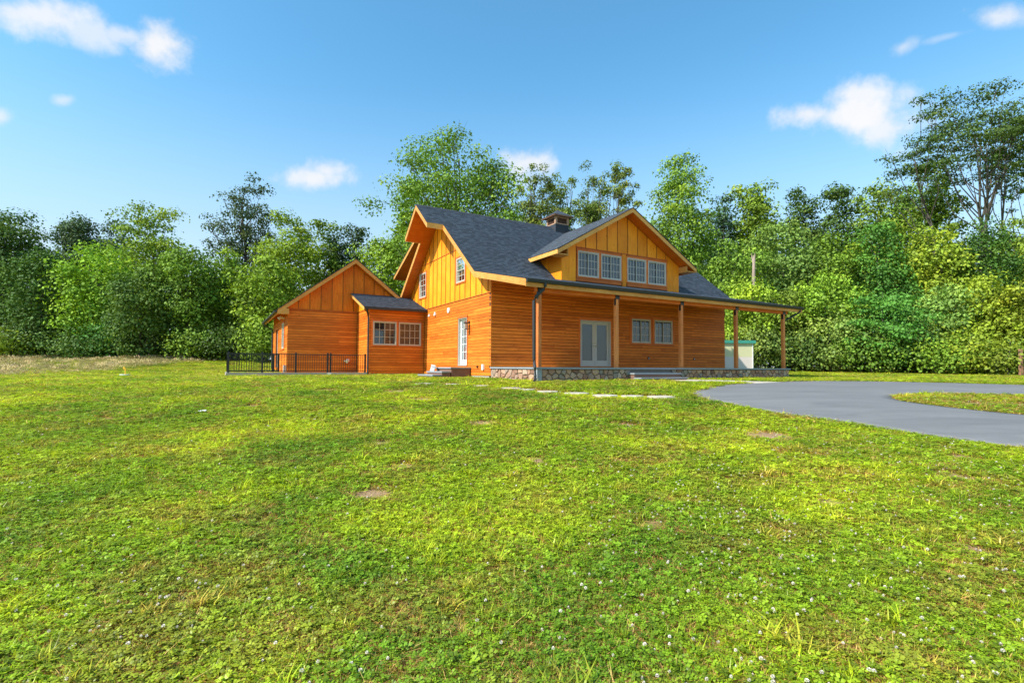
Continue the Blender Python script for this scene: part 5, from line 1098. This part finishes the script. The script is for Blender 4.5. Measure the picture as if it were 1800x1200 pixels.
def band(y0, y1, dens, sc, thatch=.34):
    A = 2.1 * (y1 ** 2 - y0 ** 2) / 2 + 3 * (y1 - y0); n = int(A * dens); y = rr.uniform(y0, y1, n * 2); half = 1.05 * y + 1.5; hm = 1.05 * y1 + 1.5; x = rr.uniform(-hm, hm, n * 2); k = np.abs(x) < half; x, y = x[k], y[k]
    P = np.column_stack([x, y]); ok = np.ones(len(P), bool)
    if y1 > 7: ok &= ~inside(P, DRIVE) & ~inside(P, WALK) & ~inside(P, HOUSE_POLY)
    for bx, by, br in BARE: ok &= ~((np.hypot(x - bx, y - by) < br * rr.uniform(.5, 1.15, len(x))))
    for sx, sy, sw, _, _ in SS: ok &= ~((np.abs(x - sx) < sw * .66) & (np.abs(y - sy) < sw * .80))
    P = P[ok]; n = len(P); idx = rr.choice(6, n, p=[.2, .2, .18, .12, .16, .14])
    th = .5 + .5 * np.sin(P[:, 0] * 1.9 + np.sin(P[:, 1] * 1.3) * 1.7) * np.sin(P[:, 1] * 1.7 + 1.3 * np.sin(P[:, 0] * .9 + 2)); q = rr.random(n); idx = np.where(q < thatch + .45 * np.clip(th - .62, 0, 1), 6 + (rr.random(n) < .5), idx)
    gr = np.sin(P[:, 0] * .8 + 1.1) * np.sin(P[:, 1] * .55 + .4 + .6 * np.sin(P[:, 0] * .5)); idx = np.where((idx < 6) & (rr.random(n) < .75 * np.clip(gr, 0, 1)), rr.choice([2, 3, 5], n), idx)
    isl = (P[:, 0] > 9.3) & (P[:, 1] > 8) & (P[:, 1] < 14.5); idx = np.where(isl & (rr.random(n) < .55), 6 + (rr.random(n) < .5), idx); idx = np.where(rr.random(n) < .004, 8, idx)
    s = sc * rr.uniform(.75, 1.3, n); return np.column_stack([P, H(P[:, 0], P[:, 1])]), idx, np.column_stack([s, s, s ** .38 * rr.uniform(.8, 1.2, n)]), np.column_stack([rr.normal(size=n) * .08, rr.normal(size=n) * .08, rr.uniform(0, 6.28, n)])
BD = [band(.9, 3.5, 820, .95), band(3.5, 5.5, 560, 1.1), band(5.5, 9, 330, 1.4), band(9, 15, 170, 2.1), band(15, 24, 85, 2.8), band(24, 40, 32, 3.8), band(40, 52, 10, 5)]
scatter('turf', *[np.concatenate([b[i] for b in BD]) for i in range(4)], 'short clover and grass covering the lawn', 'grass')
# clover flowers, thicker to the right
n = 13000; y = 1.2 + 17 * rr.random(n) ** 1.5; x = rr.uniform(-1, 1, n) * (1.02 * y + .8)
cl_ = .5 + .5 * np.sin(x * 1.3 + .5 * y) * np.sin(y * .9 - .4 * x + 1); k = rr.random(n) < (.22 + .65 * sm(x, -1.0, 2.5)) * (.25 + .75 * cl_ ** 1.5); x, y = x[k], y[k]; P = np.column_stack([x, y]); k = ~inside(P, DRIVE); P = P[k]; n = len(P)
s = rr.uniform(.6, 1.05, n) * (1 + .035 * np.maximum(P[:, 1] - 4, 0))
scatter('clover_flowers', np.column_stack([P, H(P[:, 0], P[:, 1]) - .012]), 9 + (rr.random(n) < .5), np.column_stack([s, s, rr.uniform(.7, 1.1, n)]), np.column_stack([rr.normal(size=n) * .15, rr.normal(size=n) * .15, rr.uniform(0, 6, n)]), 'white clover flower heads dotted over the lawn', 'flowers')
# coarse crabgrass tufts in the near lawn
n = 60; y = rr.uniform(1.6, 9, n); x = rr.uniform(-1, 1, n) * y; k = ~inside(np.column_stack([x, y]), DRIVE) & ~((x > 4.5) & (y > 7)); x, y = x[k], y[k]; n = len(x); s = rr.uniform(.9, 1.9, n)
scatter('coarse_grass', np.column_stack([x, y, H(x, y)]), np.full(n, 8), np.column_stack([s, s, s * .7]), np.column_stack([x * 0, x * 0, rr.uniform(0, 6, n)]), 'coarse pale grass tufts in the near lawn', 'grass')
# tall tan meadow at the left
MEAD = [(-21.0, 19.5), (-22.5, 24.5), (-23.4, 30), (-24.2, 35), (-24.9, 41), (-24, 46), (-32, 49), (-46, 46), (-60, 40), (-60, 24), (-30, 15)]
n = 9000; P = np.column_stack([rr.uniform(-60, -17, n), rr.uniform(14, 49, n)]); P = P[inside(P, MEAD)]; P = P[P[:, 0] > -1.12 * P[:, 1] - 3]; P = P[rr.random(len(P)) < .35 + .65 * sm(-P[:, 0] - 21 - .12 * (P[:, 1] - 20), 0, 4 + 3 * np.sin(P[:, 1]))]; n = len(P); s = rr.uniform(.55, 1.3, n) * (.72 + .28 * np.sin(P[:, 0] * .5 + 1) * np.sin(P[:, 1] * .4))
scatter('meadow_grass', np.column_stack([P, H(P[:, 0], P[:, 1]) - .03]), np.full(n, 11), np.column_stack([s * 1.5, s * 1.5, s * .52]), np.column_stack([rr.normal(size=n) * .06, rr.normal(size=n) * .06, rr.uniform(0, 6, n)]), 'tall seeding tan meadow grass left of the lawn', 'grass')
